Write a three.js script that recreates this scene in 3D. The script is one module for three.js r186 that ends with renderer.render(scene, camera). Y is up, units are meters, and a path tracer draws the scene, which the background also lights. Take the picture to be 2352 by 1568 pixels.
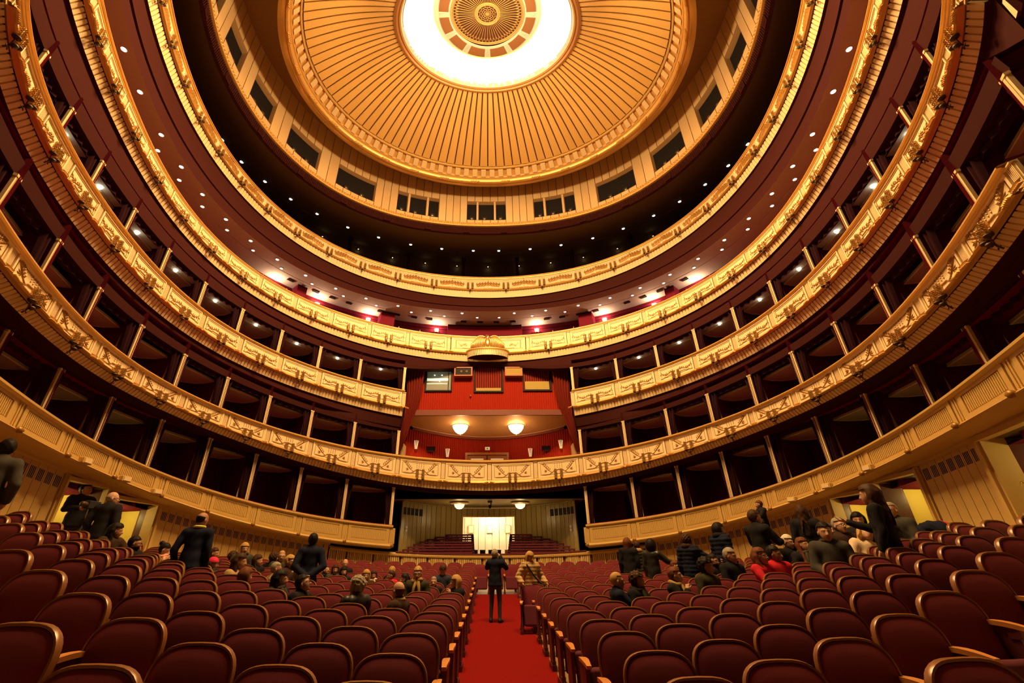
import * as THREE from 'three';
import { mergeGeometries, mergeVertices, toCreasedNormals } from 'three/addons/utils/BufferGeometryUtils.js';
import { RoundedBoxGeometry } from 'three/addons/geometries/RoundedBoxGeometry.js';

/* ------------------------------------------------------------------ camera, light, exposure */
const scene = new THREE.Scene();
scene.background = new THREE.Color(0, 0, 0);
const EYE = 1.5, RAD = Math.PI / 180;
const camera = new THREE.PerspectiveCamera(2 * Math.atan(784 / 1000) / RAD, 2352 / 1568, 0.05, 200);
camera.position.set(0, EYE, 0);
camera.rotation.order = 'YXZ';
camera.rotation.set(27 * RAD, -0.23 * RAD, -0.25 * RAD);
camera.setViewOffset(2352, 1568, 51, 0, 2352, 1568);      // shifted lens
camera.updateProjectionMatrix();
scene.add(camera);
const renderer = new THREE.WebGLRenderer({ antialias: true });
renderer.toneMapping = THREE.LinearToneMapping;
renderer.toneMappingExposure = 0.5;
renderer.shadowMap.enabled = true;
const WARM = [1.0, 0.60, 0.23];
function lamp(light, x, y, z, rgb, radius) {
  light.position.set(x, y, z); light.color.setRGB(...rgb); light.castShadow = true; light.shadow.radius = radius; scene.add(light); return light;
}
// the crystal crown: a ring of lamps just under its glass
for (let k = 0; k < 10; k++) {
  const a = (k + .5) / 10 * 2 * Math.PI;
  const p = [2.45 * Math.sin(a), 17.15 + EYE, -(9.05 + 1.85 * Math.cos(a))];
  lamp(new THREE.PointLight(0xffffff, 62, 0, 2), ...p, WARM, 14);
  const s = lamp(new THREE.SpotLight(0xffffff, 230, 0, 86 * RAD, .25, 2), p[0], p[1] - .1, p[2], WARM, 14);
  s.target.position.set(p[0], 0, p[2]); scene.add(s.target);
}

/* ------------------------------------------------------------------ helpers */
let seed = 7; const rnd = () => ((seed = (seed * 16807) % 2147483647) / 2147483647);
const used = {};
const numbered = n => { const k = used[n] = (used[n] ?? -1) + 1; return k ? `${n}_${String(k).padStart(3, '0')}` : n; };
const lerp = (a, b, t) => a + (b - a) * t, clamp = (x, a, b) => Math.min(b, Math.max(a, x));
const cosf = c => u => { let s = 0; for (let k = 0; k < c.length; k++) s += c[k] * Math.cos(k * u); return s; };
const ZC = 10;                                             // pivot of the horseshoe, ahead of the viewer
const at = (u, r, h) => [Math.sin(u) * r, h + EYE, -(ZC + Math.cos(u) * r)];   // plan angle, radius, height above eye
const W3 = (x, h, z) => [x, h + EYE, -z];                   // across, height above eye, ahead

class MB {                                                 // collects triangles into one geometry
  constructor() { this.p = []; this.i = []; this.c = null; }
  v(a) { this.p.push(a[0], a[1], a[2]); return this.p.length / 3 - 1; }
  quad(a, b, c, d) { const k = this.v(a); this.v(b); this.v(c); this.v(d); this.i.push(k, k + 1, k + 2, k, k + 2, k + 3); return this; }
  tri(a, b, c) { const k = this.v(a); this.v(b); this.v(c); this.i.push(k, k + 1, k + 2); return this; }
  grid(f, nu, nv) {                                        // f(s,t) -> point
    const k = this.p.length / 3;
    for (let j = 0; j <= nv; j++) for (let i = 0; i <= nu; i++) this.v(f(i / nu, j / nv));
    for (let j = 0; j < nv; j++) for (let i = 0; i < nu; i++) { const a = k + j * (nu + 1) + i, b = a + nu + 1; this.i.push(a, a + 1, b + 1, a, b + 1, b); }
    return this;
  }
  box(m, x0, x1, y0, y1, z0, z1, n = 1) {                  // box in local coordinates bent by m(x,y,z)
    const g = (f) => this.grid(f, n, 1);
    g((s, t) => m(lerp(x0, x1, s), lerp(y0, y1, t), z1)); g((s, t) => m(lerp(x0, x1, s), y1, lerp(z1, z0, t)));
    g((s, t) => m(lerp(x0, x1, s), y0, lerp(z0, z1, t))); g((s, t) => m(lerp(x1, x0, s), lerp(y0, y1, t), z0));
    this.grid((s, t) => m(x0, lerp(y0, y1, t), lerp(z0, z1, s)), 1, 1); this.grid((s, t) => m(x1, lerp(y0, y1, t), lerp(z1, z0, s)), 1, 1);
    return this;
  }
  tube(pts, rad, n = 6, m = null) {                        // swept round bar through points; rad number or function
    const k = this.p.length / 3, N = pts.length, V = pts.map(p => new THREE.Vector3(...p));
    let up = new THREE.Vector3(0, 1, 0.01);
    for (let j = 0; j < N; j++) {
      const t = V[Math.min(N - 1, j + 1)].clone().sub(V[Math.max(0, j - 1)]).normalize();
      if (j === 0) { if (Math.abs(t.dot(up)) > .9) up.set(1, 0, .02); }
      const b = t.clone().cross(up).normalize(), q = b.clone().cross(t).normalize(); up = q;
      const r = typeof rad === 'function' ? rad(j / (N - 1)) : rad;
      for (let i = 0; i < n; i++) { const a = i / n * 2 * Math.PI, p = V[j].clone().addScaledVector(b, Math.cos(a) * r).addScaledVector(q, Math.sin(a) * r); this.v(m ? m(p.x, p.y, p.z) : [p.x, p.y, p.z]); }
    }
    for (let j = 0; j < N - 1; j++) for (let i = 0; i < n; i++) { const a = k + j * n + i, b = k + j * n + (i + 1) % n; this.i.push(a, b, b + n, a, b + n, a + n); }
    for (let i = 1; i < n - 1; i++) { this.i.push(k, k + i + 1, k + i); const e = k + (N - 1) * n; this.i.push(e, e + i, e + i + 1); }
    return this;
  }
  lathe(prof, n, m) {                                      // prof [r,y]; m maps
    const k = this.p.length / 3;
    for (const [r, y] of prof) for (let i = 0; i < n; i++) { const a = i / n * 2 * Math.PI; this.v(m(r * Math.cos(a), y, r * Math.sin(a))); }
    for (let j = 0; j < prof.length - 1; j++) for (let i = 0; i < n; i++) { const a = k + j * n + i, b = k + j * n + (i + 1) % n; this.i.push(a, b, b + n, a, b + n, a + n); }
    return this;
  }
  leaf(m, x, y, len, wid, ang, hgt, asp = 1) {             // raised pointed leaf lying on a panel, local metres
    const c = Math.cos(ang), s = Math.sin(ang), q = (a, b, z) => m(x + (a * c - b * s) * asp, y + a * s + b * c, z);
    const A = q(0, 0, .004), B = q(len * .45, wid / 2, .004), C = q(len, 0, .004), D = q(len * .45, -wid / 2, .004), T = q(len * .45, 0, hgt);
    this.tri(A, T, B).tri(B, T, C).tri(C, T, D).tri(D, T, A); return this;
  }
  geo(uv) {
    const g = new THREE.BufferGeometry();
    g.setAttribute('position', new THREE.Float32BufferAttribute(this.p, 3)); g.setIndex(this.i);
    if (uv) { const t = []; for (let k = 0; k < this.p.length; k += 3) t.push(...uv(this.p[k], this.p[k + 1], this.p[k + 2])); g.setAttribute('uv', new THREE.Float32BufferAttribute(t, 2)); }
    g.computeVertexNormals(); return g;
  }
}
function mesh(name, geo, mat, parent) {
  const m = new THREE.Mesh(geo instanceof MB ? geo.geo() : geo, mat); m.name = parent ? name : numbered(name);
  m.castShadow = m.receiveShadow = true; (parent ?? scene).add(m); return m;
}
function group(name, x = 0, y = 0, z = 0, ry = 0) { const g = new THREE.Group(); g.name = numbered(name); g.position.set(x, y, z); g.rotation.y = ry; scene.add(g); return g; }
const tag = (o, label, category, grp) => { o.userData = { label, category }; if (grp) o.userData.group = grp; return o; };
const struct = o => { o.userData.kind = 'structure'; return o; };

/* ------------------------------------------------------------------ materials */
function noiseTex(size, f, srgb = false) {
  const d = new Uint8Array(size * size * 4);
  for (let y = 0; y < size; y++) for (let x = 0; x < size; x++) { const v = f(x / size, y / size), k = (y * size + x) * 4; for (let c = 0; c < 3; c++) d[k + c] = clamp((Array.isArray(v) ? v[c] : v) * 255, 0, 255); d[k + 3] = 255; }
  const t = new THREE.DataTexture(d, size, size); t.wrapS = t.wrapT = THREE.RepeatWrapping; t.magFilter = THREE.LinearFilter; if (srgb) t.colorSpace = THREE.SRGBColorSpace; t.needsUpdate = true; return t;
}
const mat = (r, g, b, rough = .6, o = {}) => { const m = new THREE.MeshStandardMaterial({ roughness: rough, ...o }); m.color.setRGB(r, g, b); m.side = THREE.DoubleSide; return m; };
const matte = (r, g, b) => { const m = new THREE.MeshPhysicalMaterial({ roughness: 1, specularIntensity: .15, side: THREE.DoubleSide }); m.color.setRGB(r, g, b); return m; };
const glow = (r, g, b, k, base = .8) => { const m = mat(base, base, base * .9, .4); m.emissive.setRGB(r, g, b); m.emissiveIntensity = k; return m; };
const M = {
  cream: mat(.84, .66, .40, .55), creamB: mat(.80, .62, .36, .5), gold: mat(.78, .50, .17, .38, { metalness: .45 }), brass: mat(.75, .5, .2, .3, { metalness: .8 }),
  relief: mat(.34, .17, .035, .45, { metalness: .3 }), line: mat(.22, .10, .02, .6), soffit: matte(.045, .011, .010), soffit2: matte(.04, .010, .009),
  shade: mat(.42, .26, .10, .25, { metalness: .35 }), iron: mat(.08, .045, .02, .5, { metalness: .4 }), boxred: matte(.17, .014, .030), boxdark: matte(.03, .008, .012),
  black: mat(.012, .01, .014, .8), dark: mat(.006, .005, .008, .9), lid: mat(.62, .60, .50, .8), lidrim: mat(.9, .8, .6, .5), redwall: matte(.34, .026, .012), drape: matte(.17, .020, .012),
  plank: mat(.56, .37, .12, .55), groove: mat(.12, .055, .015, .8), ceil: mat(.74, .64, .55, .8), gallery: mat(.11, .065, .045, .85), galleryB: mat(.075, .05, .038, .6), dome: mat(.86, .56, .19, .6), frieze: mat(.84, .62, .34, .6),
  yellow: mat(.72, .58, .14, .7), doorred: mat(.09, .015, .012, .4), white: mat(.9, .82, .66, .6), wood: mat(.42, .17, .05, .35), carpet: matte(.20, .006, .005), floor: mat(.26, .16, .06, .5),
  velvet: mat(.20, .010, .016, .85), velvetB: mat(.10, .008, .018, .8), rim: mat(.22, .085, .022, .33, { metalness: .1 }), side: mat(.11, .016, .02, .5), arm: mat(.62, .26, .07, .35),
  spot: glow(1, .93, .8, 9), bulb: glow(1, .72, .4, 7), crown: glow(1, .95, .85, 2.6), rosebrown: mat(.30, .13, .04, .6), shell: mat(.02, .01, .01, .95),
};
const fab = noiseTex(256, () => .3 + rnd() * .7);
const velvetOf = (r, g, b, sheen) => { const m = new THREE.MeshPhysicalMaterial({ roughness: .85, sheen: .6, sheenRoughness: .5, side: THREE.DoubleSide }); m.color.setRGB(r, g, b); m.sheenColor.setRGB(...sheen); m.bumpMap = fab; m.bumpScale = .0012; return m; };
M.velvet = velvetOf(.16, .005, .018, [.22, .02, .04]); M.velvetB = velvetOf(.12, .010, .028, [.12, .01, .03]);
M.carpet.bumpMap = fab; M.carpet.bumpScale = .003;

/* ------------------------------------------------------------------ plan and heights of the house */
const R1 = cosf([9.751, .5672, 1.166, -.1407, .2127, -.0222]), R2 = cosf([9.959, .973, .2936, .1407, -.1146, .1249]);
const R3 = cosf([10.59, 1.131, .0272, -.1366, -.1734, .0956]), R4 = cosf([10.57, 1.252, -.0958, -.2076, -.1428, .0123]);
const RB = cosf([9.33, .4237, -.5745, -.2561, -.023, -.0095]), RP = u => R1(u) - .2;
const HT = [0, 4.465, 7.63, 11.255, 15.164];                                  // rail heights of the four tiers above the eye
const HS = [null, cosf([3.682, -.3771, -.1095, -.1201]), cosf([6.748, -.4587, .1067, -.111]), cosf([10.15, -.0965, -.2672, .0049]), cosf([13.93, .2152, -.3104, -.015])];
const HP = cosf([2.123, -.5774, -.2127, .0491, -.007]), HPB = cosf([1.409, -.6668, -.3182, .0477, .0098]);
const sym = a => [...a.slice().reverse().map(x => -x), ...a];
const U1 = []; for (let k = -12; k <= 12; k++) U1.push((.2 + 11.1 * k) * RAD);
const U2R = [21.9, 33.5, 44, 54, 64.2, 74.2, 84.4, 94.4, 104, 112.6, 120.1, 127.2, 134].map(x => x * RAD);
const U3 = sym([10.8, 21.9, 32, 41.8, 51.1, 60.1, 68.9, 77.6, 86.6, 95.7, 104.7, 112.4, 119.2, 126]).map(x => x * RAD);
const U4 = [...sym([10.6, 21.2, 31.4, 40.9, 50, 58.9, 67.3, 75.3, 83.3, 90.7, 98.2, 105.6, 113, 120])]; U4.splice(14, 0, 0); for (let k = 0; k < U4.length; k++) U4[k] *= RAD;

/* a strip swept along the plan: rows of [radius(u), height(u)] */
function sweep(rows, u0, u1, n, b = new MB()) {
  for (let k = 0; k < rows.length - 1; k++) { const [ra, ha] = rows[k], [rb, hb] = rows[k + 1]; b.grid((s, t) => { const u = lerp(u0, u1, s); return at(u, lerp(ra(u), rb(u), t), lerp(ha(u), hb(u), t)); }, n, 1); }
  return b;
}
const K = v => () => v, add = (f, d) => u => f(u) + d;

/* ------------------------------------------------------------------ the outer shell of the building */
{
  const slab = (name, x0, x1, y0, y1, z0, z1) => { const m = struct(mesh(name, new THREE.BoxGeometry(x1 - x0, y1 - y0, z1 - z0), M.shell)); m.position.set((x0 + x1) / 2, (y0 + y1) / 2, (z0 + z1) / 2); };
  slab('wall_left', -20.4, -20, -1, 24, -34, 8); slab('wall_right', 20, 20.4, -1, 24, -34, 8); slab('wall_back', -20.4, 20.4, -1, 24, -34.4, -34);
  slab('wall_stage', -20.4, 20.4, -1, 24, 8, 8.4); slab('ceiling_slab', -20.4, 20.4, 24, 24.4, -34.4, 8.4); slab('floor_slab', -20.4, 20.4, -1.4, -1, -34.4, 8.4);
}
/* the sloping, dished stalls floor: height at x across, z ahead */
function FL(x, z) { const q = Math.max(0, Math.abs(x - .275) - .25), g = .0335 * q * q / (1 + .0055 * q * q) + .06 * Math.pow(Math.max(0, q - 5.8), 2), w = Math.max(z, 2.2), S = Math.pow(6.2 / w, .84) / (1 + Math.pow(Math.max(0, w - 6.5) / 10, 1.2)); return Math.min(g * S, 1.75) - .035 * Math.max(0, 5 - w) + .6 * Math.pow(Math.max(0, z - 5.5) / 12.8, 1.6); }
{
  const b = new MB(); b.grid((s, t) => { const z = lerp(-4, 22, t), x = lerp(-10, 10, s); return [x, FL(x, z) - .004, -z]; }, 60, 60);
  struct(mesh('floor', b.geo((x, y, z) => [x, z]), M.floor));
  const c = new MB(); c.grid((s, t) => { const z = lerp(-2, 17.4, t), x = .275 + lerp(-.72, .72, s) * 1.0; return [x, FL(x, z) + .014, -z]; }, 6, 60);
  for (const e of [-1, 1]) c.grid((s, t) => { const z = lerp(-2, 17.4, s), x = .275 + e * .72; return [x, FL(x, z) + lerp(-.004, .014, t), -z]; }, 60, 1);
  tag(mesh('aisle_carpet', c.geo((x, y, z) => [x * 3, z * 3]), M.carpet), 'long bright red carpet runner along the central aisle floor', 'carpet');
}

/* ------------------------------------------------------------------ balcony parapets */
/* a panel frame: p(x,y,z) with x,y in 0..1 of the bay between the skirt's foot and the rail, z metres towards the house */
const bay = (R, hb, ht, u0, u1) => (x, y, z) => { const u = lerp(u0, u1, x); return at(u, R(u) - z, lerp(hb(u), ht, y)); };
const bayH = (R, hb, ht, u0, u1) => (x, y, z) => { const u = lerp(u0, u1, x); return at(u, R(u) - z, lerp(hb(u), ht(u), y)); };

function frameBars(b, m, x0, x1, y0, y1, wx, wy, z0, z1, n = 4) {
  b.box(m, x0, x1, y1 - wy, y1, z0, z1, n).box(m, x0, x1, y0, y0 + wy, z0, z1, n).box(m, x0, x0 + wx, y0 + wy, y1 - wy, z0, z1).box(m, x1 - wx, x1, y0 + wy, y1 - wy, z0, z1);
}
/* relief of two leafy branches and a block of drops, lowest balcony */
function reliefSprays(b, m, W, H, y0, y1) {
  const L = (x, y, len, wid, a, z = .022) => { const c = Math.cos(a), s = Math.sin(a); const q = (e, f, zz) => m(x + (e * c - f * s) / W, y + (e * s + f * c) / H, zz); b.tri(q(0, 0, .003), q(len * .45, 0, z), q(len * .45, wid, .003)).tri(q(len * .45, wid, .003), q(len * .45, 0, z), q(len, 0, .003)).tri(q(len, 0, .003), q(len * .45, 0, z), q(len * .45, -wid, .003)).tri(q(len * .45, -wid, .003), q(len * .45, 0, z), q(0, 0, .003)); };
  const py = t => lerp(y0, y1, t);
  for (const e of [-1, 1]) {
    const X = x => .5 + e * x, A = a => e > 0 ? a : Math.PI - a;
    for (let k = 0; k < 5; k++) { const t = k / 4, x = lerp(.19, .31, t), y = py(lerp(.34, .86, t)); L(X(x), y, .13, .026, A(.75 + .9)); L(X(x), y, .13, .026, A(.75 - .5)); }
    L(X(.31), py(.84), .12, .028, A(1.0));
    for (const a of [-.35, .05, .45]) L(X(.25), py(.30), .15, .030, A(a));
    const st = []; for (let k = 0; k <= 8; k++) { const t = k / 8; st.push([X(lerp(.14, .31, t)), py(lerp(.17, .84, Math.pow(t, 1.5))), .012]); }
    for (let k = 0; k < 8; k++) b.box((x, y, z) => m(lerp(st[k][0], st[k + 1][0], x), lerp(st[k][1], st[k + 1][1], x) + y, z), 0, 1, -.008, .008, .003, .014);
    // the double line that dips and rises over the lamps
    const ln = [[.36, .0], [.20, .0], [.155, .12], [.13, .16], [.105, .30], [.03, .33], [.0, .37]];
    for (let k = 0; k < ln.length - 1; k++) b.box((x, y, z) => m(X(lerp(ln[k][0], ln[k + 1][0], x)), py(lerp(ln[k][1], ln[k + 1][1], x)) + y, z), 0, 1, -.011, .011, .003, .02);
  }
  for (let i = 0; i < 4; i++) for (let j = 0; j < 3; j++) L(.5 + (i - 1.5) * .05, py(.47 + j * .16), .075, .017, Math.PI / 2, .016);
}
/* relief of a budding twig with stepped ends, second and third balconies */
function reliefTwig(b, m, W, H, y0, y1, gap) {
  const L = (x, y, len, wid, a, z = .022) => { const c = Math.cos(a), s = Math.sin(a); const q = (e, f, zz) => m(x + (e * c - f * s) / W, y + (e * s + f * c) / H, zz); b.tri(q(0, 0, .003), q(len * .45, 0, z), q(len * .45, wid, .003)).tri(q(len * .45, wid, .003), q(len * .45, 0, z), q(len, 0, .003)).tri(q(len, 0, .003), q(len * .45, 0, z), q(len * .45, -wid, .003)).tri(q(len * .45, -wid, .003), q(len * .45, 0, z), q(0, 0, .003)); };
  const py = t => lerp(y0, y1, t);
  for (const e of [-1, 1]) {
    const X = x => .5 + e * x, A = a => e > 0 ? a : Math.PI - a; let px = null;
    for (let k = 0; k <= 7; k++) {
      const t = k / 7, x = lerp(gap ? .27 : .03, .37, t), y = py(.42 + .09 * Math.sin(t * 7) + .05 * t);
      if (px) b.box((a, c, z) => m(lerp(px[0], X(x), a), lerp(px[1], y, a) + c, z), 0, 1, -.012, .012, .003, .014); px = [X(x), y];
      const n = gap && k > 5 ? 1 : 2; for (let q = 0; q < n; q++) L(X(x), y, .085 + .03 * (k % 3 === 1), .024, A(q ? -.5 : .9 + .3 * (k % 2)));
    }
    const ln = [[.44, .04], [.33, .04], [.33, .12], [.22, .12], [.22, .2], [.06, .2]];
    for (let k = 0; k < ln.length - 1; k += 2) b.box(m, Math.min(X(ln[k][0]), X(ln[k + 1][0])), Math.max(X(ln[k][0]), X(ln[k + 1][0])), py(ln[k][1]), py(ln[k][1]) + .022, .003, .014, 2);
  }
}
/* relief of loose leaves left and right and small drops above the lamps, top balcony */
function reliefWheat(b, m, W, H, y0, y1) {
  const L = (x, y, len, wid, a, z = .02) => { const c = Math.cos(a), s = Math.sin(a); const q = (e, f, zz) => m(x + (e * c - f * s) / W, y + (e * s + f * c) / H, zz); b.tri(q(0, 0, .003), q(len * .45, 0, z), q(len * .45, wid, .003)).tri(q(len * .45, wid, .003), q(len * .45, 0, z), q(len, 0, .003)).tri(q(len, 0, .003), q(len * .45, 0, z), q(len * .45, -wid, .003)).tri(q(len * .45, -wid, .003), q(len * .45, 0, z), q(0, 0, .003)); };
  const py = t => lerp(y0, y1, t);
  for (const e of [-1, 1]) {
    const X = x => .5 + e * x, A = a => e > 0 ? a : Math.PI - a; let px = null;
    for (let k = 0; k < 4; k++) {
      const x = .18 + k * .077, y = py(.16 + .03 * k); L(X(x), y, .42, .085, A(.95)); L(X(x + .012), y + .03 / H, .26, .05, A(.45)); L(X(x), y + .06 / H, .26, .05, A(1.5));
      if (px) b.box((a, c, z) => m(lerp(px[0], X(x), a), lerp(px[1], y, a) + c, z), 0, 1, -.008, .008, .003, .012); px = [X(x), y];
    }
  }
  for (let i = 0; i < 4; i++) for (let j = 0; j < 2; j++) L(.5 + (i - 1.5) * .045, py(.58 + j * .2), .07, .016, Math.PI / 2, .015);
}
const sconceSpots = [];
function parapet(t, us, R, seg, label, skip) {
  const g = group('balcony_parapet'), hb = HS[t], ht = HT[t];
  tag(g, label, 'balcony');
  const F = t === 1 ? [.2, .32, .9] : t === 4 ? [.28, .42, .9] : [.25, .38, .92];         // skirt, moulding and panel tops as shares of the height
  const hy = y => u => lerp(hb(u), ht, y), u0 = us[0], u1 = us[us.length - 1], n = Math.round((u1 - u0) / RAD / 1.5);
  mesh('hand_rail', sweep([[add(R, .05), hy(F[2] - .01)], [add(R, -.05), hy(F[2])], [add(R, -.06), hy(F[2] + .03)], [add(R, -.1), hy(F[2] + .04)], [add(R, -.1), hy(.975)], [add(R, -.07), K(ht)], [add(R, .22), K(ht)], [add(R, .24), hy(F[2])]], u0, u1, n), M.gold, g);
  mesh('rail_cushion', sweep([[add(R, .0), K(ht + .002)], [add(R, .02), K(ht + .03)], [add(R, .2), K(ht + .03)], [add(R, .22), K(ht + .002)]], u0, u1, n), M.drape, g);
  mesh('lower_moulding', sweep([[add(R, -.0), hy(F[1] + .005)], [add(R, -.05), hy(F[1] - .01)], [add(R, -.06), hy(lerp(F[0], F[1], .62))], [add(R, -.11), hy(lerp(F[0], F[1], .45))], [add(R, -.13), hy(lerp(F[0], F[1], .25))], [add(R, -.1), hy(F[0] + .01)], [add(R, -.02), hy(F[0])]], u0, u1, n), M.gold, g);
  { // fluted skirt that leans back under the balcony
    const b = new MB(), nr = Math.round((u1 - u0) / RAD / .75);
    for (let k = 0; k < nr; k++) {
      const a = lerp(u0, u1, k / nr), c = lerp(u0, u1, (k + .72) / nr), e = lerp(u0, u1, (k + 1) / nr);
      const T = (u, d) => at(u, R(u) + d, lerp(hb(u), ht, F[0])), B = (u, d) => at(u, R(u) + .12 + d, hb(u));
      b.quad(B(a, 0), B(c, 0), T(c, 0), T(a, 0)).quad(B(c, 0), B(c, .035), T(c, .035), T(c, 0)).quad(B(c, .035), B(e, .035), T(e, .035), T(c, .035)).quad(B(e, .035), B(e, 0), T(e, 0), T(e, .035));
    }
    mesh('fluted_skirt', b, M.creamB, g);
  }
  mesh('parapet_backing', sweep([[add(R, .05), hy(F[2])], [add(R, .05), hy(F[0])], [add(R, .2), hb], [add(R, .3), hb], [add(R, .26), hy(F[2])]], u0, u1, n), M.groove, g);
  for (let k = 0; k < us.length - 1; k++) {
    const a = us[k], c = us[k + 1], mid = (a + c) / 2, W = (c - a) * R(mid), H = ht - hb(mid), m = bay(R, hb, ht, a, c);
    const pw = t === 4 ? .004 : .17 / W, b = new MB();
    const x0 = pw / 2 + (t === 4 ? .002 : .012), x1 = 1 - x0, y0 = F[1] + .005, y1 = F[2] - .005;
    b.box(m, x0, x1, y0, y1, -.04, 0, 5);
    if (t !== 4) { const e = .035; frameBars(b, m, x0, x1, y0, y1, .028, .05, 0, .022, 5); }
    const pnl = mesh('parapet_panel', b, M.cream, g);
    if (t !== 4) { const q = new MB(), ix = x0 + .055, iy = .09; frameBars(q, m, ix, 1 - ix, y0 + iy, y1 - iy, .008, .014, 0, .007, 5); mesh('inlaid_line', q, M.line, pnl); }
    const r = new MB(), big = t === 3 && Math.abs(mid) < .02;
    if (t === 1) reliefSprays(r, m, W, H, y0 + .1, y1 - .08); else if (t === 4) reliefWheat(r, m, W, H, y0, y1); else reliefTwig(r, m, W, H, y0 + .06, y1 - .06, big);
    mesh('leaf_relief', r, M.relief, pnl);
    if (!big) sconceSpots.push({ t, u: mid, m, W, H, y: F[1], k, R });
  }
  if (t !== 4) us.forEach((u, k) => {
    const w = .17 / R(u) / 2, m = bay(R, hb, ht, u - w, u + w), b = new MB();
    b.box(m, 0, 1, F[1] - .01, F[2] + .005, -.05, -.012);
    for (let q = 0; q < 6; q++) b.box(m, .06 + q * .15, .06 + q * .15 + .09, F[1] + .03, F[2] - .02, -.012, .008);
    b.box(m, -.04, 1.04, F[2] - .025, F[2] + .005, -.012, .03);
    const p = mesh('fluted_pier', b, M.creamB, g);
    const r = new MB(), c = (x, y, z) => m(x, y, z), H = ht - hb(u), Wp = .17;
    for (let q = -5; q <= 5; q++) for (let s = 0; s < 2; s++) { const x = .5 + q * .21, ang = (q < 0 ? Math.PI : 0) + (s ? .5 : -.25) * (q < 0 ? -1 : 1), y = lerp(F[0], F[1], .42) - .012 * Math.abs(q) * .4; const l = .1, wd = .022, cs = Math.cos(ang), sn = Math.sin(ang); const P = (e, f, z) => c(x + (e * cs - f * sn) / Wp, y + (e * sn + f * cs) / H, .11 + z); r.tri(P(0, 0, 0), P(l * .5, 0, .05), P(l * .5, wd, .01)).tri(P(l * .5, wd, .01), P(l * .5, 0, .05), P(l, 0, 0)).tri(P(l, 0, 0), P(l * .5, 0, .05), P(l * .5, -wd, .01)).tri(P(l * .5, -wd, .01), P(l * .5, 0, .05), P(0, 0, 0)); }
    mesh('carved_spray', r, M.gold, p);
  }); else for (const u of us) {
    const w = .17 / R(u) / 2, m = bay(R, hb, ht, u - w, u + w), H = ht - hb(u), Wp = .17, r = new MB();
    for (let q = -4; q <= 4; q++) { const x = .5 + q * .28, y = lerp(F[0], F[1], .5); const ang = q < 0 ? Math.PI - .3 : .3, cs = Math.cos(ang), sn = Math.sin(ang), l = .11, wd = .025; const P = (e, f, z) => m(x + (e * cs - f * sn) / Wp, y + (e * sn + f * cs) / H, .11 + z); r.tri(P(0, 0, 0), P(l * .5, 0, .05), P(l * .5, wd, .01)).tri(P(l * .5, wd, .01), P(l * .5, 0, .05), P(l, 0, 0)).tri(P(l, 0, 0), P(l * .5, 0, .05), P(l * .5, -wd, .01)).tri(P(l * .5, -wd, .01), P(l * .5, 0, .05), P(0, 0, 0)); }
    mesh('carved_spray', r, M.gold, g);
  }
  return g;
}
parapet(1, U1, R1, 0, 'lowest of the leaf-decorated gilded balcony fronts, each panel with twin sprays and drops', 'balcony');
const T2L = parapet(2, U2R.map(x => -x).reverse(), R2, 0, 'left half of the second decorated gilded balcony front, ending at the red lounge', 'balcony');
const T2Rt = parapet(2, U2R, R2, 0, 'right half of the second decorated gilded balcony front, ending at the red lounge', 'balcony');
parapet(3, U3, R3, 0, 'third decorated gilded balcony front, the one that carries the golden eagle', 'balcony');
parapet(4, U4, R4, 0, 'topmost cream balcony front with loose gilded leaves and no piers', 'balcony');
// closed ends of the second balcony beside the lounge
for (const [g, e] of [[T2L, -1], [T2Rt, 1]]) { const u = e * 21.9 * RAD; const b = new MB(); const q = (r, h) => at(u - e * .0015, r, h); const r = R2(u), hb = HS[2](u); b.quad(q(r - .08, 7.63), q(r + .9, 7.63), q(r + .9, hb + .3), q(r + .02, hb + .3)).quad(q(r + .02, hb + .3), q(r + .9, hb + .3), q(r + .9, hb), q(r + .12, hb)); mesh('end_panel', b, M.creamB, g); }

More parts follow.
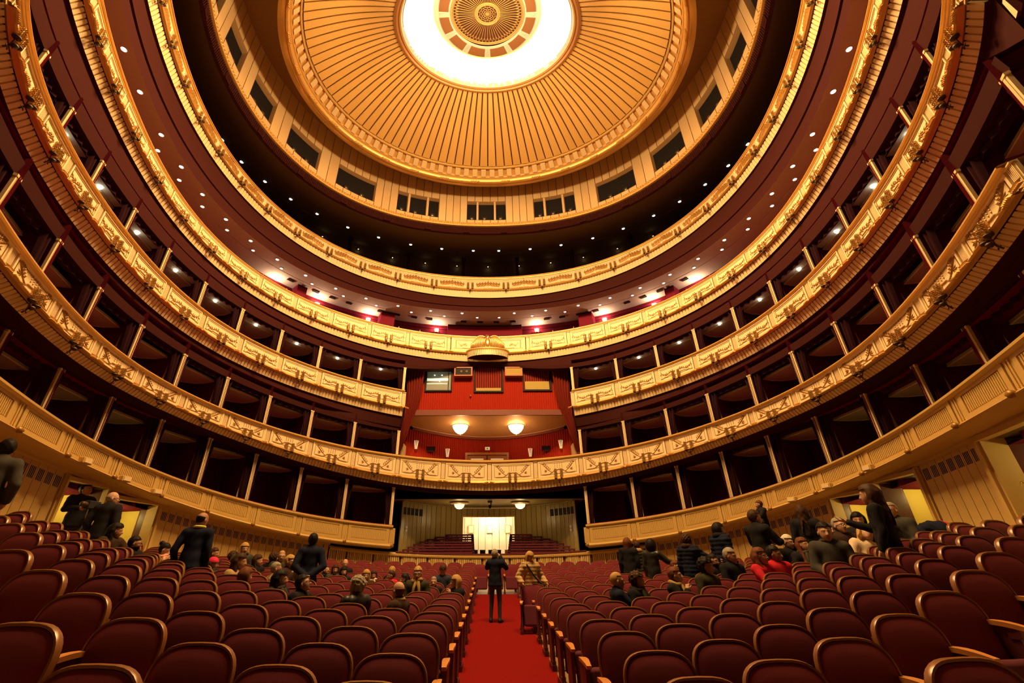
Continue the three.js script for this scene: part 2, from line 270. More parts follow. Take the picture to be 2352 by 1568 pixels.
/* ------------------------------------------------------------------ twin crystal lamps on the parapets */
const ORD = ['first', 'second', 'third', 'fourth', 'fifth', 'sixth', 'seventh', 'eighth', 'ninth', 'tenth', 'eleventh', 'twelfth', 'thirteenth', 'fourteenth', 'fifteenth'];
const TIER = ['', 'lowest decorated balcony', 'second decorated balcony', 'eagle balcony', 'topmost balcony'];
{
  const shadeM = mat(.50, .30, .10, .15, { metalness: .5 });
  const byTier = {}; for (const s of sconceSpots) (byTier[s.t] ??= []).push(s);
  for (const t in byTier) for (const e of [-1, 1]) {
    byTier[t].filter(s => Math.sign(s.u || 1) === e).sort((a, b) => Math.abs(a.u) - Math.abs(b.u)).forEach((s, k) => {
      const c = s.m(.5, s.y, 0), g = group('twin_wall_lamp', c[0], c[1], c[2], -s.u);          // local axes: x along the front, z towards the house
      tag(g, `unlit pair of beaded crystal lamps on the ${TIER[t]}, ${ORD[k]} ${e < 0 ? 'left' : 'right'} of its middle`, 'wall lamp', `twin crystal lamps on the ${TIER[t]}`);
      const I = (x, y, z) => [x, y, z], sc = s.W / 2.1, hgt = (t == 1 ? .40 : .38) * Math.min(1, s.H / 1.3), dx = .13 * Math.max(.7, sc), rr = .06 * Math.max(.75, sc);
      const br = new MB(); br.tube([[0, -.3, .03], [0, -.24, .07], [0, -.16, .09]], .013, 5); 
      for (const q of [-1, 1]) br.tube([[0, -.2, .08], [q * dx * .6, -.2, .1], [q * dx, -.16, .12], [q * dx, -.12, .12]], .010, 5).lathe([[.02, -.14], [.06, -.11], [.062, -.09], [.02, -.09]], 8, (x, y, z) => [q * dx + x, y, .12 + z]);
      br.lathe([[0, -.24], [.05, -.2], [.05, -.17], [0, -.15]], 8, (x, y, z) => [x, y, .12 + z]);
      for (const q of [-1, 1]) br.tube([[0, -.26, .07], [q * .04, -.28, .07], [q * .06, -.27, .06]], .009, 4);
      mesh('bracket', br, M.iron, g);
      for (const q of [-1, 1]) {
        const b = new MB();                                     // beaded basket: rings of small beads
        for (let j = 0; j < 8; j++) for (let i = 0; i < 8; i++) { const y = lerp(-.09, hgt - .09, j / 7.0), r = rr * (.72 + .28 * Math.sin(Math.PI * (.25 + .6 * j / 7))), a = (i + (j % 2) * .5) / 8 * 2 * Math.PI, cx = q * dx + r * Math.cos(a), cz = .12 + r * Math.sin(a), d = .02, h2 = hgt / 15; 
          const T = [cx, y + h2, cz], B = [cx, y - h2, cz], o = [Math.cos(a) * d, Math.sin(a) * d], p = [-o[1], o[0]]; b.tri([cx + p[0], y, cz + p[1]], T, [cx + o[0], y, cz + o[1]]).tri([cx + o[0], y, cz + o[1]], T, [cx - p[0], y, cz - p[1]]).tri([cx - p[0], y, cz - p[1]], B, [cx + o[0], y, cz + o[1]]).tri([cx + o[0], y, cz + o[1]], B, [cx + p[0], y, cz + p[1]]); }
        b.lathe([[rr * .95, hgt - .1], [rr * 1.02, hgt - .085], [rr * .92, hgt - .08]], 10, (x, y, z) => [q * dx + x, y, .12 + z]);
        b.lathe([[rr * .6, -.09], [rr * .75, hgt * .4], [rr * .7, hgt - .1]], 8, (x, y, z) => [q * dx + x, y, .12 + z]);
        mesh('crystal_shade', b, shadeM, g);
      }
    });
  }
}

/* ------------------------------------------------------------------ ground-floor box parapet with ribbed panels */
{
  const R = RP, n = 90;
  for (const e of [-1, 1]) {
    const us = U1.filter(u => e * u > 20 * RAD).sort((a, b) => a - b), u0 = us[0], u1 = us[us.length - 1];
    const g = tag(group('balcony_parapet'), `${e < 0 ? 'left' : 'right'} curve of the plain ochre ribbed box front just above the stalls`, 'balcony');
    const hy = y => u => lerp(HPB(u), HP(u), y);
    mesh('hand_rail', sweep([[add(R, 0), hy(.86)], [add(R, -.05), hy(.88)], [add(R, -.08), hy(.92)], [add(R, -.08), hy(.98)], [add(R, -.05), HP], [add(R, .24), HP], [add(R, .25), hy(.85)]], u0, u1, n), M.plank, g);
    mesh('rail_cushion', sweep([[add(R, .02), add(HP, .002)], [add(R, .03), add(HP, .03)], [add(R, .2), add(HP, .03)], [add(R, .22), add(HP, .002)]], u0, u1, n), M.drape, g);
    mesh('lower_moulding', sweep([[add(R, 0), hy(.2)], [add(R, -.03), hy(.19)], [add(R, -.03), hy(.15)], [add(R, -.1), hy(.12)], [add(R, -.14), hy(.08)], [add(R, -.12), hy(.03)], [add(R, -.02), HPB], [add(R, .35), add(HPB, -.02)]], u0, u1, n), M.plank, g);
    mesh('parapet_backing', sweep([[add(R, .04), hy(.88)], [add(R, .04), HPB], [add(R, .24), HPB], [add(R, .25), hy(.85)]], u0, u1, n), M.groove, g);
    for (let k = 0; k < us.length - 1; k++) {
      const m = bayH(R, HPB, HP, us[k], us[k + 1]), W = (us[k + 1] - us[k]) * R((us[k] + us[k + 1]) / 2), b = new MB(), pw = .13 / W;
      b.box(m, pw, 1 - pw, .2, .88, -.03, -.008, 5); frameBars(b, m, pw, 1 - pw, .2, .88, .07, .1, -.008, .02, 5);
      const ns = 20; for (let q = 0; q < ns; q++) { const x = lerp(pw + .085, 1 - pw - .085, (q + .15) / ns), x2 = lerp(pw + .085, 1 - pw - .085, (q + .8) / ns); b.box(m, x, x2, .33, .76, -.008, .012); }
      mesh('ribbed_panel', b, M.plank, g);
    }
    us.forEach(u => {
      const w = .26 / R(u) / 2, m = bayH(R, HPB, HP, u - w, u + w), b = new MB();
      b.box(m, .06, .94, .19, .88, -.03, .004).box(m, .3, .42, .24, .84, .004, .02).box(m, .58, .7, .24, .84, .004, .02);
      const p = mesh('pilaster', b, M.plank, g), r = new MB();
      r.lathe([[0, -.09], [.05, -.07], [.085, 0], [.05, .07], [0, .1]], 7, (x, y, z) => m(.5 + x / .26, .1 + y / 1.0, .14 + z * .7)); mesh('carved_knot', r, M.relief, p);
    });
  }
}

/* ------------------------------------------------------------------ dark soffit bands between a balcony's skirt and the boxes below it */
const COL = .45;                                                // the box fronts stand back this far from the parapet below
const HC = [u => HS[1](u) - .1, K(5.72), u => 8.9 + .7 * Math.exp(-u * u / .09)];               // heads of the box columns: ground floor, first, second
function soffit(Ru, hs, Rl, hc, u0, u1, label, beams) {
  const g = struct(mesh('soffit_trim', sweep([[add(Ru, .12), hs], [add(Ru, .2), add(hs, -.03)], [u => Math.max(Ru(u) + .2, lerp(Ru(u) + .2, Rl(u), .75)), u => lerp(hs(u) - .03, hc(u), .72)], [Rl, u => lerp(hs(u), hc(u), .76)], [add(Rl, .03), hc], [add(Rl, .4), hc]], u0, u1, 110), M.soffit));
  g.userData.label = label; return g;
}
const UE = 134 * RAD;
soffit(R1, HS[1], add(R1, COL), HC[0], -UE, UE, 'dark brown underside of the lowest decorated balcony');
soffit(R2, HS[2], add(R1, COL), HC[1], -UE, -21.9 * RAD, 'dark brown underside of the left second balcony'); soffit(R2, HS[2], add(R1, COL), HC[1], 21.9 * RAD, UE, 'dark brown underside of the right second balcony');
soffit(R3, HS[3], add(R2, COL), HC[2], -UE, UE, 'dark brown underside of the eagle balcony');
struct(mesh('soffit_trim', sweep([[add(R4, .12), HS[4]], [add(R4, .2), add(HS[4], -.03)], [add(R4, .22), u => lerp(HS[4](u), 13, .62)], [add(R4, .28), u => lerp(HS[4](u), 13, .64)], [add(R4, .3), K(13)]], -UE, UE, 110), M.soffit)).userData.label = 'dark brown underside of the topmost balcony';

/* ------------------------------------------------------------------ theatre boxes */
function theatreBox(level, ua, ub, Rf, hf, hc, e, n, last) {
  // ua: pier nearer the middle, ub: pier nearer the stage, e: -1 left, +1 right
  const g = group('theatre_box'), D = 2.5, r0 = COL;
  const where = ['ground-floor row of boxes above the ribbed front', 'first row of boxes above the lowest decorated balcony', 'second row of boxes above the second balcony'][level];
  tag(g, `dark box, ${["ribbed-front row", "first balcony row", "second balcony row"][level]}, ${ORD[n]} ${e < 0 ? 'left' : 'right'} of the middle`, 'theatre box', `boxes in the ${where}`);
  const m = (x, d, h) => { const u = lerp(ub, ua, x); return at(u, Rf(u) + d, h); };        // x: 0 stage side, 1 middle side
  const hfl = u => hf(u) - .75, H = x => hc(lerp(ub, ua, x)), Fh = x => hf(lerp(ub, ua, x));
  const b = new MB(), nf = 26;
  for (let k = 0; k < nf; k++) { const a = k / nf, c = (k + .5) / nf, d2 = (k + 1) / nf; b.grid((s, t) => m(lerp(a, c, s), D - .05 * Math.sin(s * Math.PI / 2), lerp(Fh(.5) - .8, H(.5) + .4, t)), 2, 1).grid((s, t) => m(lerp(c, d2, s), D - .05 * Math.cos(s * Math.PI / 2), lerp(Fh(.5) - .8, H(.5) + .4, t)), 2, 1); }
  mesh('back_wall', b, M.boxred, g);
  const part = new MB();
  for (const x of [0, 1]) { part.grid((s, t) => m(x + (x ? -.012 : .012), lerp(r0 - .05, D, s), lerp(Fh(x) - .8, H(x) + .4, t)), 2, 1); }
  part.grid((s, t) => m(s, lerp(r0, D, t), Fh(s) - .8), 3, 1).grid((s, t) => m(s, lerp(r0, D, t), H(s) + .4), 3, 1);
  mesh('partition', part, M.boxred, g);
  const cur = new MB();                                       // dark gathered drapes at both jambs and a short pelmet
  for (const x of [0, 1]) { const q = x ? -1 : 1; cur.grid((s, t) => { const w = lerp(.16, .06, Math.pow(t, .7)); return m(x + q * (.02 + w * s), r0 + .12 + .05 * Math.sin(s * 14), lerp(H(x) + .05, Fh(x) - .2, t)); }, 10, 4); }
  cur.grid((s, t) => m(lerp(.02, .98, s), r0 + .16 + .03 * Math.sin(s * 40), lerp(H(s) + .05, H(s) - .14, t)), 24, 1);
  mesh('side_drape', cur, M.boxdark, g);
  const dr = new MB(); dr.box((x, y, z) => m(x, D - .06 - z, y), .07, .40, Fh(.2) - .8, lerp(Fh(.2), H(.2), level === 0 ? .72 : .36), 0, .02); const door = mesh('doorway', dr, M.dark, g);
  const fr = new MB(); { const h1 = lerp(Fh(.2), H(.2), level === 0 ? .72 : .36); fr.box((x, y, z) => m(x, D - .06 - z, y), .055, .07, Fh(.2) - .8, h1 + .03, 0, .05).box((x, y, z) => m(x, D - .06 - z, y), .40, .415, Fh(.2) - .8, h1 + .03, 0, .05).box((x, y, z) => m(x, D - .06 - z, y), .055, .415, h1, h1 + .03, 0, .05); } mesh('door_frame', fr, M.boxdark, door);
  // flat lid of the box with its curved back edge
  const pts = [[.10, 0], [.93, 0], [.92, .32], [.86, .62], [.74, .84], [.58, .96], [.40, 1], [.06, 1]], d0 = .95, dl = 1.3, hl = H(.5) - .12;
  const lid = new MB(), P = (k, dy) => m(pts[k][0], d0 + pts[k][1] * dl, hl + dy); for (const dy of [0, .06]) for (let k = 1; k < pts.length - 1; k++) lid.tri(P(0, dy), P(k, dy), P(k + 1, dy)); for (let k = 0; k < pts.length; k++) { const k2 = (k + 1) % pts.length; lid.quad(P(k, 0), P(k2, 0), P(k2, .06), P(k, .06)); }
  const lm = mesh('ceiling_panel', lid, M.lid, g);
  const edge = new MB(); edge.tube(pts.map((p, k) => P(k, 0)).concat([P(0, 0)]), .016, 5); mesh('panel_edge', edge, M.lidrim, lm);
  const col = (u, q) => { const w = .062 / (Rf(u) + r0), c = new MB(), mm = (x, y, z) => { const uu = u + lerp(-w, w, x) * q; return at(uu, Rf(uu) + r0 - z, lerp(hf(u) - .1, hc(u), y)); }; c.box(mm, 0, 1, 0, 1, -.03, .015).box(mm, .3, .7, .02, .96, .015, .025).box(mm, -.12, 1.12, .965, 1.0, -.03, .03); return c; };
  mesh('column', col(ub, 1), M.creamB, g); if (last) mesh('column', col(ua, 1), M.creamB, g);
  { // tapering gilt strip where the partition's curtain is gathered
    const c = new MB(), u = ua, q = e * .075 / Rf(u); const T = at(u + q * 2.2, Rf(u) + .75, lerp(hf(u), hc(u), .74)); const A = at(u + q * 1.35, Rf(u) + .75, hf(u) - .2), B = at(u + q * 2.9, Rf(u) + .75, hf(u) - .2), C2 = at(u + q * 2.1, Rf(u) + .9, hf(u) - .2); c.tri(A, B, T).tri(B, C2, T).tri(C2, A, T); mesh('gilt_strip', c, M.creamB, g);
  }
  if (level === 2) {
    const c = m(.5, d0 - .06, hl + .03), bl = new MB(); bl.lathe([[0, -.03], [.05, -.02], [.06, 0], [.06, .03]], 10, (x, y, z) => [c[0] + x, c[1] + y, c[2] + z]); mesh('ceiling_lamp', bl, M.spot, g);
    const cov = new MB(); cov.grid((s, t) => m(lerp(.1, .93, s), lerp(d0 - .22, d0, t), hl + .07), 4, 1); mesh('lamp_cove', cov, M.lid, g);
    lamp(new THREE.PointLight(0xffffff, .05, 0, 2), c[0], c[1] - .06, c[2], [1, .8, .5], 1);
  }
  return g;
}
for (const e of [-1, 1]) {
  const mids = U1.filter(u => e * u > 20 * RAD).map(u => e * Math.abs(u)).sort((a, b) => Math.abs(a) - Math.abs(b));
  for (let k = 0; k < mids.length - 1; k++) { theatreBox(0, mids[k], mids[k + 1], R1, HP, HC[0], e, k, k === 0); theatreBox(1, mids[k], mids[k + 1], R1, K(HT[1]), HC[1], e, k, k === 0); }
  for (let k = 0; k < U2R.length - 1; k++) theatreBox(2, e * U2R[k], e * U2R[k + 1], R2, K(HT[2]), HC[2], e, k, k === 0);
}

/* ------------------------------------------------------------------ topmost gallery: sloping ceiling, back wall, posts, spots */
const LEFTRIGHT = u => u < 0 ? 'left' : 'right';
{
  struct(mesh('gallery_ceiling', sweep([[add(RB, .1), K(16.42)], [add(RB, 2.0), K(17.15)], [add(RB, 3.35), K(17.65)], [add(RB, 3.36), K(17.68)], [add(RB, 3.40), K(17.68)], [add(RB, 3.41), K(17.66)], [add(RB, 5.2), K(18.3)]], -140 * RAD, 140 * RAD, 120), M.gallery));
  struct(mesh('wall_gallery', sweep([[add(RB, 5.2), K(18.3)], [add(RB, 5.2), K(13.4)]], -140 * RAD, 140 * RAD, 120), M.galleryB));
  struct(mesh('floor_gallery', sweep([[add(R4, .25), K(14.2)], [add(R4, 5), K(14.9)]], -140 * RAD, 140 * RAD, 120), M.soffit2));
  { // grooved dark fascia under the golden edge
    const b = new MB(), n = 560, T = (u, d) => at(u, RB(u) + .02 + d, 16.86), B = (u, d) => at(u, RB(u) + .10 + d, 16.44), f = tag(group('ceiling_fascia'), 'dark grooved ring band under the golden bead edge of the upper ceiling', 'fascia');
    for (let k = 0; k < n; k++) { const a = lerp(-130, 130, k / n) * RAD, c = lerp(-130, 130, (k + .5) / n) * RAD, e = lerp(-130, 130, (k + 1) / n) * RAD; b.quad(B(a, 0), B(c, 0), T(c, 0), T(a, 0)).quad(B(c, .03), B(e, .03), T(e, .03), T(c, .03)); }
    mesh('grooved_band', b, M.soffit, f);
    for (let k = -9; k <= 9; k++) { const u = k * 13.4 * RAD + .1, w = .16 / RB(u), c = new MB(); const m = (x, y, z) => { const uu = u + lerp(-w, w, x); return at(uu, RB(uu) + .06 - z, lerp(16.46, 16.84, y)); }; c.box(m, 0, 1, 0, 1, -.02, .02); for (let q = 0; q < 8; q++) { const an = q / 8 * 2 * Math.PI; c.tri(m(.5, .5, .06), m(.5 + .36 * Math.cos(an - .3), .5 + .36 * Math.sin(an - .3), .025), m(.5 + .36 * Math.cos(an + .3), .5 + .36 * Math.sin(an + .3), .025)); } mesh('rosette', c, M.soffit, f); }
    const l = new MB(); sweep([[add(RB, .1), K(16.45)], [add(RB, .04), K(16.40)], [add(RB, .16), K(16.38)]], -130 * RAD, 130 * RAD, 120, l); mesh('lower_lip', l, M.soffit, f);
  }
  for (let k = -4; k <= 4; k++) { const u = (k * 15.3 - 7) * RAD + 0, c = at(u, RB(u) + 4.1, 14.8), g = group('gallery_post', c[0], c[1], c[2], -u), b = new MB(); b.box((x, y, z) => [x, y, z], -.09, .09, 0, 2.95, -.09, .09); mesh('shaft', b, M.soffit2, g); const h = new MB(); h.box((x, y, z) => [x, y, z], -.13, .13, 2.8, 2.96, -.13, .13).box((x, y, z) => [x, y, z], -.13, .13, 0, .12, -.13, .13); mesh('cap', h, M.soffit2, g); tag(g, `dark square post at the back of the topmost gallery, ${ORD[Math.abs(k)]} ${k < 0 ? 'left' : k ? 'right' : 'post'} of the middle`, 'post', 'posts in the topmost gallery'); }
  for (let k = -5; k <= 5; k++) { const u = k * 8.6 * RAD, c = at(u, RB(u) + 5.08, 17.9), g = tag(group('unseen_gallery_lamp', c[0], c[1], c[2], -u), `unseen lamp making the glow on the topmost gallery's back wall, ${k ? ORD[Math.abs(k) - 1] + ' ' + LEFTRIGHT(k) + ' of the middle' : 'in the middle'}`, 'wall lamp', 'unseen lamps at the back of the topmost gallery'); const b = new MB(); b.lathe([[0, .05], [.05, .05], [.06, -.03], [.045, -.03], [.04, .03]], 8, (x, y, z) => [x, y, z]); mesh('cup', b, M.iron, g); const q = new MB(); q.lathe([[0, -.02], [.04, -.02], [.03, .03]], 8, (x, y, z) => [x, y, z]); mesh('bulb', q, M.bulb, g); const p = at(u, RB(u) + 4.95, 17.85); lamp(new THREE.PointLight(0xffffff, .09, 0, 2), ...p, [1, .72, .3], 1); }  // unseen lamps, placed to make the spotlight pools on the back wall
  const spotAt = (name, c, up, label, grp, r = .085) => { const g = tag(group(name, ...c), label, 'spotlight', grp); const b = new MB(); b.lathe([[r * 1.25, .01], [r * 1.25, -.015], [r, -.02], [r, .01]], 14, (x, y, z) => [x, y, z]); mesh('trim_ring', b, M.lidrim, g); const q = new MB(); q.lathe([[0, -.03], [r * .6, -.026], [r * .95, -.008]], 12, (x, y, z) => [x, y, z]); mesh('lens', q, M.spot, g); return g; };
  const us = [3.9, 13.4, 22.5, 31.5, 39.8, 47.8, 54.5, 61, 67, 72.8, 78.5, 84.3, 90, 95.8];
  for (const e of [-1, 1]) us.forEach((d, k) => { const u = (e * d - .6) * RAD, off = d < 66 ? 2.86 : lerp(2.86, 1.75, (d - 66) / 30); spotAt('recessed_spotlight', at(u, RB(u) + off, 16.42 + off * .366), 0, `round bright spotlight in the dark topmost gallery ceiling, ${ORD[k]} ${LEFTRIGHT(e)} of the middle`, 'spotlights in the topmost gallery ceiling'); });
  /* third-balcony level: pale ceiling under the topmost balcony */
  struct(mesh('ceiling_balcony', sweep([[add(R4, .3), K(13)], [add(R4, 1.13), K(13)], [add(R4, 1.14), K(13.03)], [add(R4, 1.17), K(13.03)], [add(R4, 1.18), K(13)], [add(R4, 2.3), K(13)]], -140 * RAD, 140 * RAD, 130), M.ceil));
  struct(mesh('wall_balcony', sweep([[add(R4, 2.2), K(13)], [add(R4, 2.2), K(12.86)], [add(R4, 2.12), K(12.84)], [add(R4, 2.12), K(12.72)], [add(R4, 2.2), K(12.7)], [add(R4, 2.2), K(9.6)]], -140 * RAD, 140 * RAD, 130), M.boxred));
  struct(mesh('floor_balcony', sweep([[add(R3, .25), K(10.5)], [add(R4, 2.3), K(10.7)]], -140 * RAD, 140 * RAD, 130), M.soffit2));
  const A = [7.3, 16, 24.8, 33.2, 41, 48.7, 56, 63, 69.8, 76.6, 83.2, 90, 98, 105], B = [3, 12, 20.8, 29.9, 38.2, 46, 53.6, 60.7, 67.4, 74, 80.5, 86.9, 93.5];
  for (const e of [-1, 1]) { A.forEach((d, k) => { const u = e * d * RAD; spotAt('recessed_spotlight', at(u, R4(u) + .55, 13), 0, `bright spotlight in the front row of the pale balcony ceiling, ${ORD[k]} ${LEFTRIGHT(e)} of the middle`, 'front row of spotlights in the pale balcony ceiling', .075); }); B.forEach((d, k) => { const u = e * d * RAD; spotAt('recessed_spotlight', at(u, R4(u) + 1.0, 13), 0, `bright spotlight in the rear row of the pale balcony ceiling, ${ORD[k]} ${LEFTRIGHT(e)} of the middle`, 'rear row of spotlights in the pale balcony ceiling', .07); }); }
  const V = [2.2, 6.6, 15.6, 19.6, 24, 28.2, 36, 40, 44, 50]; for (const e of [-1, 1]) V.forEach((d, k) => { const u = e * d * RAD, c = at(u, R4(u) + 1.5, 12.99), g = tag(group('ceiling_vent', c[0], c[1], c[2], -u), `small dark vent slot in the pale balcony ceiling, ${ORD[k]} ${LEFTRIGHT(e)} of the middle`, 'vent', 'dark vent slots in the balcony ceiling'), b = new MB(); b.box((x, y, z) => [x, y, z], -.15, .15, -.02, .004, -.07, .07); mesh('slot', b, M.black, g); const f = new MB(); frameBars(f, (x, y, z) => [x, z - .02, y], -.17, .17, -.09, .09, .02, .02, -.012, .012, 1); mesh('rim', f, M.soffit, g); });
  [[-13.4, 1], [12.6, 1], [-30.4, 1], [29.6, 1], [-42.5, 1], [41.5, 1], [-52.5, 1], [51.5, 1]].forEach(([d], k) => {
    const u = d * RAD, c = at(u, R4(u) + 1.98, 12.45), g = tag(group('balcony_wall_lamp', c[0], c[1], c[2], -u), `glowing glass wall lamp behind the eagle balcony, ${ORD[k >> 1]} ${LEFTRIGHT(d)} of the dark red block`, 'wall lamp', 'glowing wall lamps behind the eagle balcony');
    const b = new MB(); b.tube([[0, -.1, -.2], [0, -.14, -.05], [0, -.1, 0]], .02, 5).lathe([[0, -.12], [.1, -.1], [.11, -.07]], 10, (x, y, z) => [x, y, z]); mesh('bracket', b, M.brass, g);
    const s = new MB(); s.lathe([[.09, -.08], [.12, .02], [.135, .14]], 12, (x, y, z) => [x, y, z]); mesh('glass_cup', s, M.bulb, g);
    const f = new MB(); for (let q = 0; q < 9; q++) { const a = q / 9 * 2 * Math.PI; f.tube([[.1 * Math.cos(a), -.08, .1 * Math.sin(a)], [.145 * Math.cos(a), .16, .145 * Math.sin(a)]], .009, 4); } mesh('glass_rib', f, M.brass, g);
    const p = at(u, R4(u) + 1.93, 12.66); lamp(new THREE.PointLight(0xffffff, 6.5, 0, 2), ...p, [1, .66, .42], .8);
  });
  const block = (d0, d1, r0, name, label, h0) => { const g = tag(group(name), label, 'partition'), b = new MB(), a = d0 * RAD, c = d1 * RAD; b.grid((s, t) => { const u = lerp(a, c, s); return at(u, R4(u) + r0, lerp(9.8, h0, t)); }, 8, 1); for (const u of [a, c]) b.grid((s, t) => at(u, R4(u) + lerp(r0, 2.25, s), lerp(9.8, h0, t)), 1, 1); b.grid((s, t) => { const u = lerp(a, c, s); return at(u, R4(u) + lerp(r0, 2.25, t), h0); }, 8, 1); mesh('red_panel', b, M.boxred, g); const q = new MB(); sweep([[u => R4(u) + r0 - .02, K(h0 - .08)], [u => R4(u) + r0 - .03, K(h0)], [u => R4(u) + r0 + .02, K(h0)]], a, c, 8, q); mesh('top_rail', q, M.soffit, g); return g; };
  const cb = block(-10.6, 8.8, 1.75, 'projection_cabin', 'wide dark red cabin behind the golden eagle on the balcony', 12.86);
  { const b = new MB(); b.grid((s, t) => { const u = lerp(-7.2, 5.6, s) * RAD; return at(u, R4(u) + 1.735, lerp(11.4, 12.18, t)); }, 8, 1); mesh('viewing_slot', b, M.black, cb); }
  block(-28, -24.6, 1.35, 'red_partition', 'dark red wall block left of the pale fans of light', 12.92); block(23.8, 27.2, 1.35, 'red_partition', 'dark red wall block right of the pale fans of light', 12.92);
  block(-48.2, -46, 1.5, 'red_partition', 'farther small dark red wall block on the left balcony', 12.95); block(45, 47.2, 1.5, 'red_partition', 'farther small dark red wall block on the right balcony', 12.95);
  const rail = (R, h, d0, d1, label) => { const g = tag(group('aisle_handrail'), label, 'handrail', 'brass-ended handrails above the balcony fronts'), b = new MB(), P = (d, hh, o) => { const u = d * RAD; return at(u, R(u) + o, hh); }; const dd = (d1 - d0); for (const [d, q] of [[d0, 1], [d1, -1]]) { const x = new MB(); x.tube([P(d, h - .1, .3), P(d, h + .24, .3), P(d, h + .3, .33), P(d, h + .3, .5)], .022, 6); mesh('brass_end', x, M.brass, g); } b.tube([P(d0, h + .2, .32), P((d0 + d1) / 2, h + .2, .32), P(d1, h + .2, .32)], .026, 6).tube([P(d0, h + .08, .32), P(d1, h + .08, .32)], .016, 5); mesh('bar', b, M.iron, g); };
  rail(R4, HT[4], -3.4, 2.8, 'short handrail above the middle of the topmost balcony front');
  [[-36, -29.4], [28.6, 35.2], [-69, -63.4], [62.6, 68.2], [-102, -96.5], [94.6, 100]].forEach(([a, b], k) => rail(R4, HT[4], a, b, `short handrail above the topmost balcony front, ${ORD[k >> 1]} ${LEFTRIGHT(a)} of the middle one`));
  [[-24.2, -18.6], [17.6, 23.2], [-59, -53], [52.4, 58.4], [-97, -89.6], [88.6, 96]].forEach(([a, b], k) => rail(R3, HT[3], a, b, `short handrail above the eagle balcony front, ${ORD[k >> 1]} ${LEFTRIGHT(a)} of the eagle`));
}

